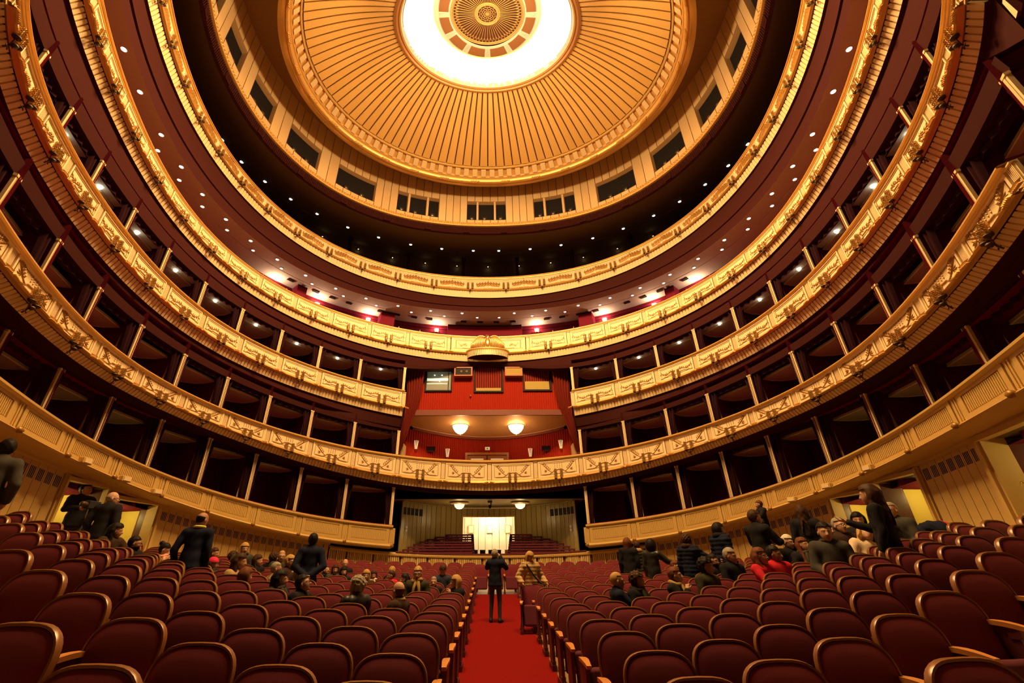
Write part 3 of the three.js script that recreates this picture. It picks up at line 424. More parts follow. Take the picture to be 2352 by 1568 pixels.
/* ------------------------------------------------------------------ upper ceiling: bead edge, frieze with windows, cornice, dome */
const EL = (zc, a, b) => (f, k = 1, h = 0) => [a * k * Math.sin(f), h + EYE, -(zc + b * k * Math.cos(f))];
{
  const edge = tag(group('gilded_bead_edge'), 'golden beaded edge running round the opening of the upper ceiling', 'moulding');
  mesh('edge_moulding', sweep([[add(RB, .06), K(16.86)], [add(RB, -.05), K(16.88)], [add(RB, -.06), K(16.95)], [add(RB, .0), K(17.0)], [add(RB, .0), K(17.16)], [add(RB, .12), K(17.2)], [add(RB, .12), K(17.26)], [add(RB, .3), K(17.3)]], -140 * RAD, 140 * RAD, 130), M.gold, edge);
  const bd = new MB(), n = 330; for (let k = 0; k < n; k++) { const u = lerp(-128, 128, k / n) * RAD, r = RB(u) + .03, c = at(u, r - .02, 17.08); bd.lathe([[0, -.085], [.05, -.05], [.06, 0], [.05, .05], [0, .085]], 6, (x, y, z) => [c[0] + x, c[1] + y, c[2] + z]); }
  const bm = mesh('bead', bd, M.gold, edge); bm.userData.kind = 'stuff';
  // frieze wall of upright boards with sunk windows
  const wins = [[0, 7]]; [[24, 7], [44.2, 6], [61, 5], [75.4, 4], [87.6, 3.6], [99, 3.2], [109, 3]].forEach(w => wins.push([-w[0], w[1]], [w[0], w[1]]));
  const TOP = 20.9, wb = u => 17.62 + .55 * Math.pow(Math.abs(u) / (95 * RAD), 3), wt = u => 19.02 + .55 * Math.pow(Math.abs(u) / (95 * RAD), 3);
  const fr = struct(group('wall_frieze')); const RF = add(RB, .28);
  mesh('frieze_backing', sweep([[add(RF, .3), K(16.9)], [add(RF, .3), K(TOP + .1)]], -140 * RAD, 140 * RAD, 130), M.groove, fr);
  const variants = [M.frieze, mat(.80, .58, .31, .6), mat(.86, .65, .37, .6)];
  const plank = (a, c, h0, h1) => { const b = new MB(), m = (x, y, z) => { const u = lerp(a, c, x); return at(u, RF(u) - z, lerp(h0(u), h1(u), y)); }; b.box(m, 0, 1, 0, 1, -.28, 0, 1); mesh('plank', b, variants[Math.floor(rnd() * 3)], fr); };
  const taken = wins.map(([c, w]) => [(c - w - .55) * RAD, (c + w - .55) * RAD]).sort((p, q) => p[0] - q[0]);
  const gap = .0016; let u = -120 * RAD;
  const run = (a, c, h0, h1) => { const w = .43 / RB((a + c) / 2), n = Math.max(1, Math.round((c - a) / w)); for (let k = 0; k < n; k++) plank(lerp(a, c, k / n) + gap, lerp(a, c, (k + 1) / n) - gap, h0, h1); };
  for (const [a, c] of taken) { run(u, a, K(17.2), K(TOP)); run(a, c, K(17.2), u => wb(u) - .02); run(a, c, u => wt(u) + .02, K(TOP)); u = c; }
  run(u, 120 * RAD, K(17.2), K(TOP));
  wins.forEach(([c0, w], k) => {
    const a = (c0 - w - .55) * RAD, c = (c0 + w - .55) * RAD, g = struct(group(`window_${k + 1}`)), m = (x, y, z) => { const uu = lerp(a, c, x); return at(uu, RF(uu) - z, lerp(wb(uu), wt(uu), y)); };
    const r = new MB(); r.grid((s, t) => m(s, 1, lerp(0, -.27, t)), 4, 1).grid((s, t) => m(s, 0, lerp(0, -.27, t)), 4, 1).grid((s, t) => m(0, s, lerp(0, -.27, t)), 1, 1).grid((s, t) => m(1, s, lerp(0, -.27, t)), 1, 1); mesh('reveal', r, M.frieze, g);
    const p = new MB(); p.grid((s, t) => m(s, t, -.26), 4, 1); mesh('dark_opening', p, M.dark, g);
    if (k < 3) for (const x of [.27, .72]) { const b = new MB(); b.box(m, x - .025, x + .025, 0, 1, -.24, -.02); mesh('mullion', b, M.frieze, g); }
    const n = k < 3 ? 3 : 2; for (let q = 0; q < n; q++) { const x = k < 3 ? [.13, .45, .86][q] : .3 + q * .4, cc = m(x, .16, -.2), L = tag(group('stage_spotlight', ...cc, -lerp(a, c, x)), `dark stage lamp in the upper ceiling's ${k === 0 ? 'middle window' : ORD[(k - 1) >> 1] + ' window ' + LEFTRIGHT(c0)}, ${n === 3 ? ['left pane', 'middle pane', 'right pane'][q] : ['left end', 'right end'][q]}`, 'stage light', 'stage lamps in the upper ceiling windows'); const b = new MB(); b.box((x, y, z) => [x, y, z], -.13, .13, -.14, .14, -.05, .06); mesh('housing', b, M.black, L); const le = new MB(); le.lathe([[0, .09], [.06, .085], [.09, .06]], 12, (x, y, z) => [x, z, y]); mesh('lens', le, mat(.25, .22, .18, .15, { metalness: .6 }), L); }
  });
  struct(mesh('ceiling_cove', sweep([[add(RF, .35), K(TOP - .05)], [add(RF, -1.2), K(TOP)], [add(RF, -3.2), K(TOP + .02)]], -Math.PI, Math.PI, 140), mat(.30, .17, .07, .7)));
  // cornice ring
  const CO = { zc: 11.49, a: 8.3, b: 6.33, h: 19.09 }, DO = { zc: 11.28, a: 7.75, b: 5.92, h: 19.6 }, OP = { zc: 10.34, a: 3.72, b: 2.63, h: 19.97 };
  const ring = (t, f, dh = 0, dk = 0) => [lerp(CO.a, DO.a, t) * (1 + dk) * Math.sin(f), lerp(CO.h, DO.h, t) + dh + EYE, -(lerp(CO.zc, DO.zc, t) + lerp(CO.b, DO.b, t) * (1 + dk) * Math.cos(f))];
  const N = 104, co = struct(group('cornice'));
  { const b = new MB(), prof = [[-.9, .75, .02], [-.5, .35, .012], [-.25, .14, .006], [-.08, .12, 0], [-.06, .02, 0], [.0, 0, 0], [.06, -.045, 0], [.14, -.05, 0], [.2, -.02, 0], [.24, .03, 0], [.28, .0, 0], [.36, .0, 0], [.40, .05, 0]];
    for (let k = 0; k < prof.length - 1; k++) b.grid((s, t) => { const f = s * 2 * Math.PI; return ring(lerp(prof[k][0], prof[k + 1][0], t), f, lerp(prof[k][1], prof[k + 1][1], t)); }, 160, 1); mesh('moulding_ring', b, M.gold, co);
    const c = new MB(), p2 = [[.40, .05], [.42, .14], [.88, .14], [.9, .02], [.93, -.02], [1.0, -.03], [1.04, .02], [1.06, .06]]; for (let k = 0; k < p2.length - 1; k++) c.grid((s, t) => ring(lerp(p2[k][0], p2[k + 1][0], t), s * 2 * Math.PI, lerp(p2[k][1], p2[k + 1][1], t)), 160, 1); mesh('dentil_bed', c, M.gold, co);
    for (let k = 0; k < N; k++) { const f0 = (k + .22) / N * 2 * Math.PI, f1 = (k + .78) / N * 2 * Math.PI, q = new MB(), m = (x, y, z) => ring(lerp(.44, .86, z), lerp(f0, f1, x), lerp(.14, -.04, y)); q.box(m, 0, 1, 0, 1, 0, 1); mesh('dentil', q, M.creamB, co); }
    for (let k = 0; k < 30; k++) { const f = (k + .5) / 30 * 2 * Math.PI, q = new MB(); for (let j = -2; j <= 2; j++) { const ff = f + j * .012; q.tube([ring(.02, ff - .012, .02), ring(.08, ff, -.075), ring(.2, ff + .02, -.06)], .03, 5); } mesh('ribbon_wrap', q, M.gold, co); } }
  // radial boards of the shallow dome
  const dm = struct(group('ceiling_dome')), dn = [M.dome, mat(.84, .54, .18, .6), mat(.88, .58, .20, .6)];
  const D = (t, f, dh = 0) => { const e = 1.045; return [lerp(DO.a * .995, OP.a * e, t) * Math.sin(f), lerp(DO.h + .02, OP.h - .01, t) + .22 * Math.sin(Math.PI * t) + dh + EYE, -(lerp(DO.zc, OP.zc, t) + lerp(DO.b * .995, OP.b * e, t) * Math.cos(f))]; };
  { const b = new MB(); b.grid((s, t) => D(t, s * 2 * Math.PI, .07), 120, 6); mesh('backing', b, M.groove, dm);
    for (let k = 0; k < N; k++) { const g2 = t => .0042 + .004 * t, f0 = k / N * 2 * Math.PI, f1 = (k + 1) / N * 2 * Math.PI, q = new MB(); q.grid((s, t) => D(lerp(.008, 1, t), lerp(f0 + g2(t), f1 - g2(t), s)), 1, 8).grid((s, t) => D(lerp(.008, 1, t), f0 + g2(t), s * .07), 1, 6).grid((s, t) => D(lerp(.008, 1, t), f1 - g2(t), s * .07), 1, 6); mesh('plank', q, dn[Math.floor(rnd() * 3)], dm); } }
  { const b = new MB(), O = EL(OP.zc, OP.a, OP.b), pr = [[1.055, 19.98], [1.05, 19.93], [1.02, 19.92], [1.0, 19.97], [.985, 19.95], [.97, 20.02]]; for (let k = 0; k < pr.length - 1; k++) b.grid((s, t) => O(s * 2 * Math.PI, lerp(pr[k][0], pr[k + 1][0], t), lerp(pr[k][1], pr[k + 1][1], t)), 120, 1); mesh('opening_rim', b, mat(.42, .20, .06, .4, { metalness: .4 }), dm);
    const dr = new MB(); dr.grid((s, t) => { const f = s * 2 * Math.PI, q = Math.sin(t * Math.PI / 2); return [lerp(OP.a * .97, 2.16, q) * Math.sin(f), lerp(20.02, 20.5, Math.pow(t, .6)) + EYE, -(lerp(OP.zc, 10.04, q) + lerp(OP.b * .97, 1.85, q) * Math.cos(f))]; }, 120, 8); mesh('drum', dr, M.white, dm);
    const gd = new MB(); for (let k = 0; k < 36; k++) { const f0 = k / 36 * 2 * Math.PI, pts = []; for (let j = 0; j <= 6; j++) { const f = f0 + j / 6 * 2 * Math.PI / 36, s = .03 * Math.sin(j / 6 * Math.PI); pts.push([2.5 * Math.sin(f), 20.27 - s + EYE, -(10.1 + 2.08 * Math.cos(f))]); } gd.tube(pts, .018, 4); } mesh('garland', gd, M.gold, dm); }
  // rosette in the middle
  const ro = tag(group('ceiling_rosette'), 'round brown and gold grille with radial bars in the bright ceiling eye', 'ceiling rosette');
  const Q = (zc, a, b, h) => (r, f, dh = 0) => [a * r * Math.sin(f), h + dh + EYE, -(zc + b * r * Math.cos(f))]; const RO = Q(10.02, 2.12, 1.80, 20.46), GR = Q(10.0, 1.53, 1.19, 20.44);
  const flat = (F, r0, r1, f0, f1, h, n) => new MB().grid((s, t) => F(lerp(r0, r1, t), lerp(f0, f1, s), h), n, 1);
  mesh('white_frame', flat(RO, .7, 1.03, 0, 2 * Math.PI, .0, 120), M.white, ro);
  for (let k = 0; k < 12; k++) { const f0 = (k + .13) / 12 * 2 * Math.PI, f1 = (k + .87) / 12 * 2 * Math.PI, b = flat(RO, .765, .955, f0, f1, -.03, 8); for (const [a, c] of [[.765, .765], [.955, .955]]) b.grid((s, t) => RO(a, lerp(f0, f1, s), -.03 * t), 8, 1); mesh('brown_panel', b, M.rosebrown, ro); const fl = new MB(); for (const o of [.2, .4, .6, .8]) { const fc = (k + 1 + (o - .5) * .16) / 12 * 2 * Math.PI; fl.tube([RO(.77, fc, -.01), RO(.95, fc, -.01)], .012, 4); } mesh('flute', fl, M.white, ro); }
  mesh('grille_backing', flat(GR, 0, 1, 0, 2 * Math.PI, .05, 60), mat(.10, .035, .012, .8), ro);
  const rg = new MB(); for (const [r, w] of [[1.0, .022], [.955, .018], [.93, .01], [.335, .03], [.30, .014]]) { const pts = []; for (let k = 0; k <= 80; k++) pts.push(GR(r, k / 80 * 2 * Math.PI, -.01)); rg.tube(pts, w, 5); } mesh('gold_ring', rg, M.gold, ro);
  mesh('gold_band', flat(GR, .955, 1.0, 0, 2 * Math.PI, .0, 80), M.gold, ro); mesh('hub_band', flat(GR, .27, .335, 0, 2 * Math.PI, .0, 60), M.gold, ro);
  const nb = 60; for (let k = 0; k < nb; k++) { const f = k / nb * 2 * Math.PI, b = new MB(); b.tube([GR(.335, f), GR(.87, f)], .012, 4); const d = .5 / nb * 2 * Math.PI; b.tube([GR(.78, f), GR(.86, f + d * .7), GR(.93, f + d)], .008, 4).tube([GR(.78, f), GR(.86, f - d * .7), GR(.93, f - d)], .008, 4); mesh('bar', b, M.gold, ro); }
  const hb = new MB(); for (const r of [.05, .1, .155, .21, .262]) { const pts = []; for (let k = 0; k <= 40; k++) pts.push(GR(r, k / 40 * 2 * Math.PI, -.005)); hb.tube(pts, .009, 4); } [[.0, .1, 12, 0], [.1, .155, 12, .5], [.155, .21, 12, 0], [.21, .262, 12, .5]].forEach(([a, c, n, o]) => { for (let k = 0; k < n; k++) { const f = (k + o) / n * 2 * Math.PI; hb.tube([GR(a, f, -.005), GR(c, f, -.005)], .008, 4); } }); mesh('hub_lattice', hb, M.gold, ro);
  // crystal crown
  const ch = tag(group('crystal_chandelier'), 'huge white glowing ring-shaped crystal chandelier under the eye of the ceiling', 'chandelier');
  const CR = (t, f, h) => [lerp(1.98, 3.14, t) * Math.sin(f), h + EYE, -(lerp(8.80, 9.18, t) + lerp(1.58, 2.17, t) * Math.cos(f))];
  { const b = new MB(), pr = [[0, 17.95], [.02, 17.8], [.25, 17.62], [.6, 17.6], [.9, 17.78], [1, 17.95], [.98, 18.1], [.02, 18.1], [0, 17.95]]; for (let k = 0; k < pr.length - 1; k++) b.grid((s, t) => CR(lerp(pr[k][0], pr[k + 1][0], t), s * 2 * Math.PI, lerp(pr[k][1], pr[k + 1][1], t)), 90, 1); mesh('glass_body', b, M.crown, ch);
    const f = new MB(); for (const [t, h] of [[0, 18.02], [1, 18.02]]) { const pts = []; for (let k = 0; k <= 90; k++) pts.push(CR(t, k / 90 * 2 * Math.PI, h)); f.tube(pts, .03, 5); } mesh('frame_ring', f, M.gold, ch);
    for (let k = 0; k < 12; k++) { const a = (k + .5) / 12 * 2 * Math.PI, q = new MB(), p = CR(.7, a, 18.1), e = [2.9 * Math.sin(a), 20.15 + EYE, -(10.2 + 2.2 * Math.cos(a))]; q.tube([p, e], .012, 4); mesh('hanging_rod', q, M.white, ch); }
    const dg = new THREE.OctahedronGeometry(.05, 0); dg.scale(.6, 1.6, .6); const inst = new THREE.InstancedMesh(dg, M.crown, 900); const mm = new THREE.Matrix4(); for (let k = 0; k < 900; k++) { const t = .04 + .92 * rnd(), a = rnd() * 2 * Math.PI, h = 17.6 - .02 - .12 * rnd() * Math.sin(Math.PI * t) + (t < .25 ? (.25 - t) * .7 : t > .6 ? (t - .6) * .6 : 0) - .05; mm.makeTranslation(...CR(t, a, h)); inst.setMatrixAt(k, mm); } inst.name = 'crystal_drops'; inst.userData.kind = 'stuff'; ch.add(inst); }
}

/* ------------------------------------------------------------------ golden eagle on its bracketed shelf, third balcony */
{
  const g = tag(group('golden_eagle'), 'golden spread-winged eagle sculpture on a half-round shelf at the middle of the balcony', 'sculpture');
  const c = at(-.003, R3(0), 10.42), P = (x, y, z) => [c[0] + x, c[1] + y, c[2] + z];           // x across, y up, z towards the house
  const body = new MB(); body.lathe([[0, -.02], [.11, .03], [.17, .14], [.185, .28], [.16, .42], [.10, .52], [.075, .60], [.095, .67], [.08, .74], [0, .79]], 14, (x, y, z) => P(x, y, .34 + z * .8)); mesh('body', body, M.brass, g);
  const beak = new MB(); beak.tube([P(0, .70, .42), P(-.06, .69, .5), P(-.1, .65, .53)], t => .035 * (1 - .75 * t), 6); mesh('beak', beak, M.brass, g);
  for (const e of [-1, 1]) {
    const w = new MB(); // shoulder and arched leading edge
    const lead = []; for (let k = 0; k <= 12; k++) { const t = k / 12; lead.push(P(e * lerp(.12, .92, t), .42 + .38 * Math.sin(Math.PI * (.18 + .62 * t)) - .44 * Math.pow(t, 2.2), .30 - .05 * t)); } w.tube(lead, t => .075 * (1 - .6 * t), 8);
    const wing = mesh('wing', w, M.brass, g);
    for (let k = 0; k < 13; k++) { const t = (k + .6) / 13.6, i = Math.min(11, Math.floor(t * 12)), fr = t * 12 - i, a = lead[i].map((v, q) => lerp(v, lead[i + 1][q], fr)), tip = P(e * lerp(.14, .98, Math.pow(t, .9)), lerp(.02, .05, t), .27), f = new MB(), mid = a.map((v, q) => (v + tip[q]) / 2 + (q === 2 ? .05 : 0)); f.tube([a, mid, tip], s => .034 * (1 - .35 * s), 5); mesh('feather', f, M.brass, wing); }
  }
  for (const e of [-1, 1]) { const l = new MB(); l.tube([P(e * .1, .1, .36), P(e * .13, -.02, .42)], .06, 6); for (const q of [-1, 0, 1]) l.tube([P(e * .13, -.02, .42), P(e * .13 + q * .06, -.06, .5)], .022, 5); mesh('claw', l, M.brass, g); }
  const s = new MB(); for (let k = 0; k < 26; k++) { const a = rnd() * Math.PI, r = .5 * rnd(); s.leaf((x, y, z) => P(x, -.07 + z, .3 + y * .8), r * Math.cos(a) * 1.2, .25 + .25 * rnd(), .14, .05, rnd() * 6, .06); } mesh('laurel', s, M.brass, g);
  const sh = new MB(), shelf = (k, y, f) => P(1.18 * k * Math.sin(f), y, .62 * k * Math.cos(f) + .02); const H2 = Math.PI / 2, pr = [[.0, -.08], [.94, -.08], [1.02, -.1], [1.04, -.16], [.99, -.2], [.97, -.24]]; for (let k = 0; k < pr.length - 1; k++) sh.grid((q, t) => shelf(lerp(pr[k][0], pr[k + 1][0], t), lerp(pr[k][1], pr[k + 1][1], t), lerp(-H2, H2, q)), 24, 1); const st = tag(group('eagle_shelf'), 'half-round gilded shelf with a fluted skirt under the golden eagle', 'shelf'); mesh('top', sh, M.gold, st);
  const sk = new MB(); for (let k = 0; k < 34; k++) { const a = lerp(-H2, H2, k / 34), b2 = lerp(-H2, H2, (k + .7) / 34), e2 = lerp(-H2, H2, (k + 1) / 34); sk.quad(shelf(.93, -.52, a), shelf(.93, -.52, b2), shelf(.97, -.24, b2), shelf(.97, -.24, a)).quad(shelf(.90, -.52, b2), shelf(.90, -.52, e2), shelf(.94, -.24, e2), shelf(.94, -.24, b2)); } mesh('fluted_skirt', sk, M.creamB, st);
  const un = new MB(); un.grid((q, t) => shelf(lerp(.93, .0, t), lerp(-.52, -.62, t), lerp(-H2, H2, q)), 24, 6); mesh('underside', un, M.soffit, st);
}

/* ------------------------------------------------------------------ red lounge in the middle, first and second tier */
const pleats = (P, n, d, b = new MB()) => { for (let k = 0; k < n; k++) { b.grid((s, t) => P(lerp(k, k + .5, s) / n, t, -d * Math.sin(s * Math.PI / 2)), 2, 1).grid((s, t) => P(lerp(k + .5, k + 1, s) / n, t, -d * Math.cos(s * Math.PI / 2)), 2, 1); } return b; };
const boxAt = (b, x0, x1, h0, h1, z0, z1) => b.box((x, y, z) => W3(x, y, z), x0, x1, h0, h1, z0, z1);
{
  const lo = struct(group('wall_lounge')), zw = 22.0;
  mesh('upper_hanging', pleats((x, t, d) => W3(lerp(-4.4, 4.4, x), lerp(6.86, 9.8, t), zw + .04 + d), 74, .035), M.redwall, lo);
  const zl = x => 24.35 - 1.4 * Math.pow(Math.abs(x) / 4.2, 2);                                 // curved rear wall of the lounge below
  mesh('lower_hanging', pleats((x, t, d) => { const X = lerp(-4.5, 4.5, x); return W3(X, lerp(3.6, 6.45, t), zl(X) + .12 + d); }, 80, .035), M.redwall, lo);
  const pl = t => lerp(6.83, 6.36, t);
  struct(mesh('ceiling_lounge', new MB().grid((s, t) => { const x = lerp(-4.3, 4.3, s); return W3(x, lerp(6.82, 6.82 - .18 * (zl(x) - 21.75), t), lerp(21.75, zl(x), t)); }, 24, 6), mat(.62, .36, .14, .6)));
  const mo = tag(group('lounge_ceiling_rim'), 'curved rim moulding round the lamp-lit ceiling of the red lounge', 'moulding');
  const rim = (dz, dh, w, m, n) => { const pts = []; for (let k = 0; k <= 24; k++) { const x = lerp(-4.1, 4.1, k / 24), z = zl(x) + dz; pts.push(W3(x, 6.82 - .18 * (zl(x) - 21.75) + dh, z)); } mesh(n, new MB().tube(pts, w, 6), m, mo); };
  rim(-.02, -.0, .035, mat(.7, .35, .2, .35), 'light_line'); rim(.06, -.08, .09, mat(.22, .05, .02, .5), 'dark_roll');
  const fm = new MB(); boxAt(fm, -4.3, 4.3, 6.8, 7.02, 21.68, 21.8); boxAt(fm, -4.3, 4.3, 7.02, 7.1, 21.72, 21.98); mesh('front_roll', fm, mat(.16, .03, .015, .5), mo);
  const fc = new MB(); boxAt(fc, -4.4, 4.4, 9.72, 9.95, 21.9, 22.3); struct(mesh('ceiling_soffit', fc, M.soffit2));
  const cond = [[-3.34, -2.02, 8.26, 9.36, 1], [-.72, .74, 8.2, 9.6, 2], [1.92, 3.34, 8.27, 9.6, 3]];
  cond.forEach(([x0, x1, h0, h1, k]) => {
    const g = struct(group(`window_lounge_${k}`)), r = new MB(); frameBars(r, (x, y, z) => W3(x, y, zw - .02 - z), x0 - .07, x1 + .07, h0 - .06, h1 + .06, .07, .07, -.3, .06, 1); mesh('frame', r, M.black, g);
    const rb = new MB(); boxAt(rb, x0 - .05, x1 + .05, h0 - .04, h1 + .04, zw + .02, zw + .06); mesh('room_cutout', rb, k === 1 ? mat(.30, .30, .19, .7) : M.dark, g);
    if (k === 1) { // control room behind the left window: strip lights, shelf, lamps
      M.tube1 = glow(.85, 1, .75, 1.6); M.green = glow(.20, .23, .11, .35, .2); const a = new MB(); boxAt(a, x0 + .02, x1 - .16, h0 + .56, h0 + .70, zw - .03, zw + .02); mesh('strip_light', a, M.tube1, g); const b = new MB(); boxAt(b, x0 + .02, x1 - .2, h0 + .38, h0 + .41, zw - .02, zw + .02); mesh('strip_light', b, M.tube1, g);
      const w = new MB(); boxAt(w, x0 + .02, x1 - .02, h0 + .0, h1, zw - .0, zw + .025); mesh('glowing_interior', w, M.green, g);  // panel glows by itself, standing for the light inside the room
      for (const x of [.32, .62]) { const q = new MB(), c = [lerp(x0, x1, x), h1 - .22]; q.lathe([[0, -.03], [.035, 0], [0, .03]], 8, (a2, y, z) => W3(c[0] + a2, c[1] + y, zw - .04 + z)); mesh('small_lamp', q, M.spot, g); }
      const p = new MB(); boxAt(p, x1 - .16, x1 - .12, h0, h1, zw - .03, zw + .02); mesh('glazing_bar', p, M.black, g); lamp(new THREE.PointLight(0xffffff, .25, 0, 2), ...W3((x0 + x1) / 2, 8.9, zw - .35), [.8, 1, .6], 2);
    } else { const a = new MB(); boxAt(a, x0 + .06, x1 - .06, h0 + .04, h0 + (k === 2 ? .2 : .5), zw - .02, zw + .02); mesh('blind', a, mat(.45, .33, .09, .8), g); }
    const gl = new MB(); gl.grid((s, t) => W3(lerp(x0, x1, s), lerp(h0, h1, t), zw - .06), 1, 1); const gm = new THREE.MeshPhysicalMaterial({ transmission: 1, thickness: 0, roughness: .02, side: THREE.DoubleSide }); mesh('glass', gl, gm, g);
  });
  [[-1.84, -.86, 'left loudspeaker box with dark cones between the lounge windows', M.black], [.9, 1.84, 'right loudspeaker box with pale cloth between the lounge windows', mat(.40, .28, .08, .9)]].forEach(([x0, x1, l, fmt]) => { const g = tag(group('loudspeaker_box'), l, 'loudspeaker'), b = new MB(); frameBars(b, (x, y, z) => W3(x, y, zw - .3 - z), x0, x1, 8.98, 9.5, .07, .06, -.3, .03, 1); mesh('case', b, mat(.35, .09, .03, .5), g); const f = new MB(); boxAt(f, x0 + .06, x1 - .06, 9.03, 9.46, zw - .3, zw - .2); const fp = mesh('front', f, fmt, g); if (fmt === M.black) for (const x of [.38, .68]) { const c = new MB(); c.lathe([[.0, .02], [.06, .0], [.09, .03]], 12, (a, y, z) => W3(lerp(x0, x1, x) + a, 9.24 + z, zw - .33 + y)); mesh('cone', c, M.iron, fp); } });
  { const b = new MB(); b.lathe([[0, -.03], [.05, -.03], [.06, 0]], 14, (x, y, z) => W3(-.95 + x, 7.95 + z, zw - .05 + y)); tag(mesh('round_fitting', b, mat(.3, .05, .02, .4), null), 'small round red knob on the upper lounge wall', 'knob'); }
  [-1.5, 1.47].forEach((x, k) => { const g = tag(group('bowl_ceiling_lamp', ...W3(x, 6.44, 22.75)), `glowing glass bowl lamp on the red lounge ceiling, ${k ? 'right' : 'left'} one`, 'ceiling lamp', 'glass bowl lamps of the red lounge'); const b = new MB(); b.lathe([[0, -.34], [.14, -.31], [.28, -.2], [.38, -.04], [.42, .1]], 20, (a, y, z) => [a, y, z]); mesh('glass_bowl', b, glow(1, .80, .5, 5), g); const r = new MB(); const pts = []; for (let q = 0; q <= 24; q++) { const a = q / 24 * 2 * Math.PI; pts.push([.44 * Math.cos(a), .1, .44 * Math.sin(a)]); } r.tube(pts, .02, 5).lathe([[0, -.40], [.04, -.37], [.05, -.33], [0, -.31]], 8, (a, y, z) => [a, y, z]); for (let q = 0; q < 3; q++) { const a = q / 3 * 6.28; r.tube([[.42 * Math.cos(a), .1, .42 * Math.sin(a)], [.1 * Math.cos(a), .22, .1 * Math.sin(a)]], .012, 4); } mesh('brass_rim', r, M.brass, g);
    lamp(new THREE.PointLight(0xffffff, 3.2, 0, 2), ...W3(x, 6.5, 22.75), [1, .55, .2], 6); lamp(new THREE.PointLight(0xffffff, 6, 0, 2), ...W3(x, 5.98, 22.6), [1, .5, .2], 6); });
  { const g = struct(group('door_lounge')), b = new MB(), z = 24.3; frameBars(b, (x, y, zz) => W3(x, y, z - zz), -1.28, 1.12, 3.6, 5.46, .12, .12, -.1, .08, 1); mesh('door_frame', b, M.wood, g); for (const [a, c] of [[-1.15, -.1], [-.06, 1.0]]) { const d = new MB(); boxAt(d, a, c, 3.6, 5.34, z - .0, z + .05); const dd = mesh('door_leaf', d, mat(.36, .12, .03, .45), g); const p = new MB(); boxAt(p, a + .18, c - .18, 4.0, 5.14, z - .03, z); mesh('glowing_pane', p, glow(1, .75, .3, .5), dd); } }  // door panes glow themselves in place of light from behind
  { const g = tag(group('exit_sign', ...W3(-.06, 5.66, 24.16)), 'small pale exit sign over the lounge door', 'exit sign'), b = new MB(); b.box((x, y, z) => [x, y, z], -.13, .13, -.08, .08, 0, .05); mesh('panel', b, glow(.9, .8, .35, .5), g); const q = new MB(); q.box((x, y, z) => [x, y, z], -.03, .03, -.05, .03, .05, .056).box((x, y, z) => [x, y, z], -.07, -.03, -.02, .0, .05, .056); mesh('running_figure', q, mat(.05, .25, .05), g); }
  [[-3.85, 5.62, .9], [-2.24, 5.36, 1], [2.28, 5.36, 1], [3.85, 5.62, .9]].forEach(([x, h], k) => { const g = tag(group('lounge_sconce', ...W3(x, h, zl(x) - .02)), `crystal wall sconce on the lower red lounge wall, ${['far left', 'inner left', 'inner right', 'far right'][k]}`, 'wall lamp', 'crystal sconces of the red lounge'), b = new MB(); for (let i = 0; i < 5; i++) for (let j = 0; j < 6; j++) { const a = i / 4 * Math.PI, y = .2 - j * .075, r = .1 - .01 * j; b.lathe([[0, .045], [.028, 0], [0, -.045]], 4, (p, yy, q) => [r * Math.cos(a) + p, y + yy, r * Math.sin(a) + .02 + q]); } mesh('crystal_cup', b, glow(1, .7, .35, .8), g); const r = new MB(); r.tube([[0, -.28, 0], [0, -.26, .08], [0, -.2, .1]], .02, 5); mesh('bracket', r, M.brass, g); });
  [[-3.1, 5.5], [3.1, 5.52]].forEach(([x, h], k) => { const g = tag(group('wall_grille', ...W3(x, h, zl(x) + .02)), `dark ventilation grille on the ${k ? 'right' : 'left'} of the lower lounge wall`, 'grille'), b = new MB(); b.box((a, y, z) => [a, y, z], -.21, .21, -.12, .12, 0, .05); mesh('slots', b, M.black, g); const f = new MB(); frameBars(f, (a, y, z) => [a, y, z], -.23, .23, -.14, .14, .02, .02, 0, .07, 1); mesh('frame', f, M.boxred, g); });
  // tied curtains at both sides
  for (const e of [-1, 1]) {
    const prof = [[9.8, 4.42, 3.40], [9.0, 4.36, 3.44], [8.2, 4.28, 3.5], [7.6, 4.24, 3.6], [7.0, 4.26, 3.74], [6.4, 4.38, 3.92], [5.8, 4.46, 4.08], [5.2, 4.52, 4.26], [4.75, 4.56, 4.42]], b = new MB();
    const Q = t => { const i = Math.min(prof.length - 2, Math.floor(t * (prof.length - 1))), f = t * (prof.length - 1) - i; return prof[i].map((v, q) => lerp(v, prof[i + 1][q], f)); };
    b.grid((s, t) => { const p = Q(t); return W3(e * lerp(p[1], p[2], s), p[0], 21.62 + .05 * Math.sin(s * 38 + t * 1.2) - .05 * t); }, 60, 24);
    const g = tag(group('lounge_curtain'), `long dark red tied curtain on the ${e < 0 ? 'left' : 'right'} side of the red lounge`, 'curtain'); mesh('fabric', b, M.drape, g); const k = new MB(); const p = Q(.985); k.tube([W3(e * (p[1] + .03), p[0], 21.5), W3(e * (p[2] - .03), p[0], 21.5)], .05, 6); mesh('tie', k, M.drape, g);
  }
  for (const e of [-1, 1]) { const b = new MB(); boxAt(b, e * 4.42 - .08, e * 4.42 + .08, 3.6, 5.5, 22.2, 23.2); struct(mesh('wall_lounge_side', b, M.creamB)); const c = new MB(); boxAt(c, e * 4.45 - .04, e * 4.45 + .04, 5.2, 9.9, 21.75, 23.4); struct(mesh('wall_lounge_side', c, M.boxdark)); }
}

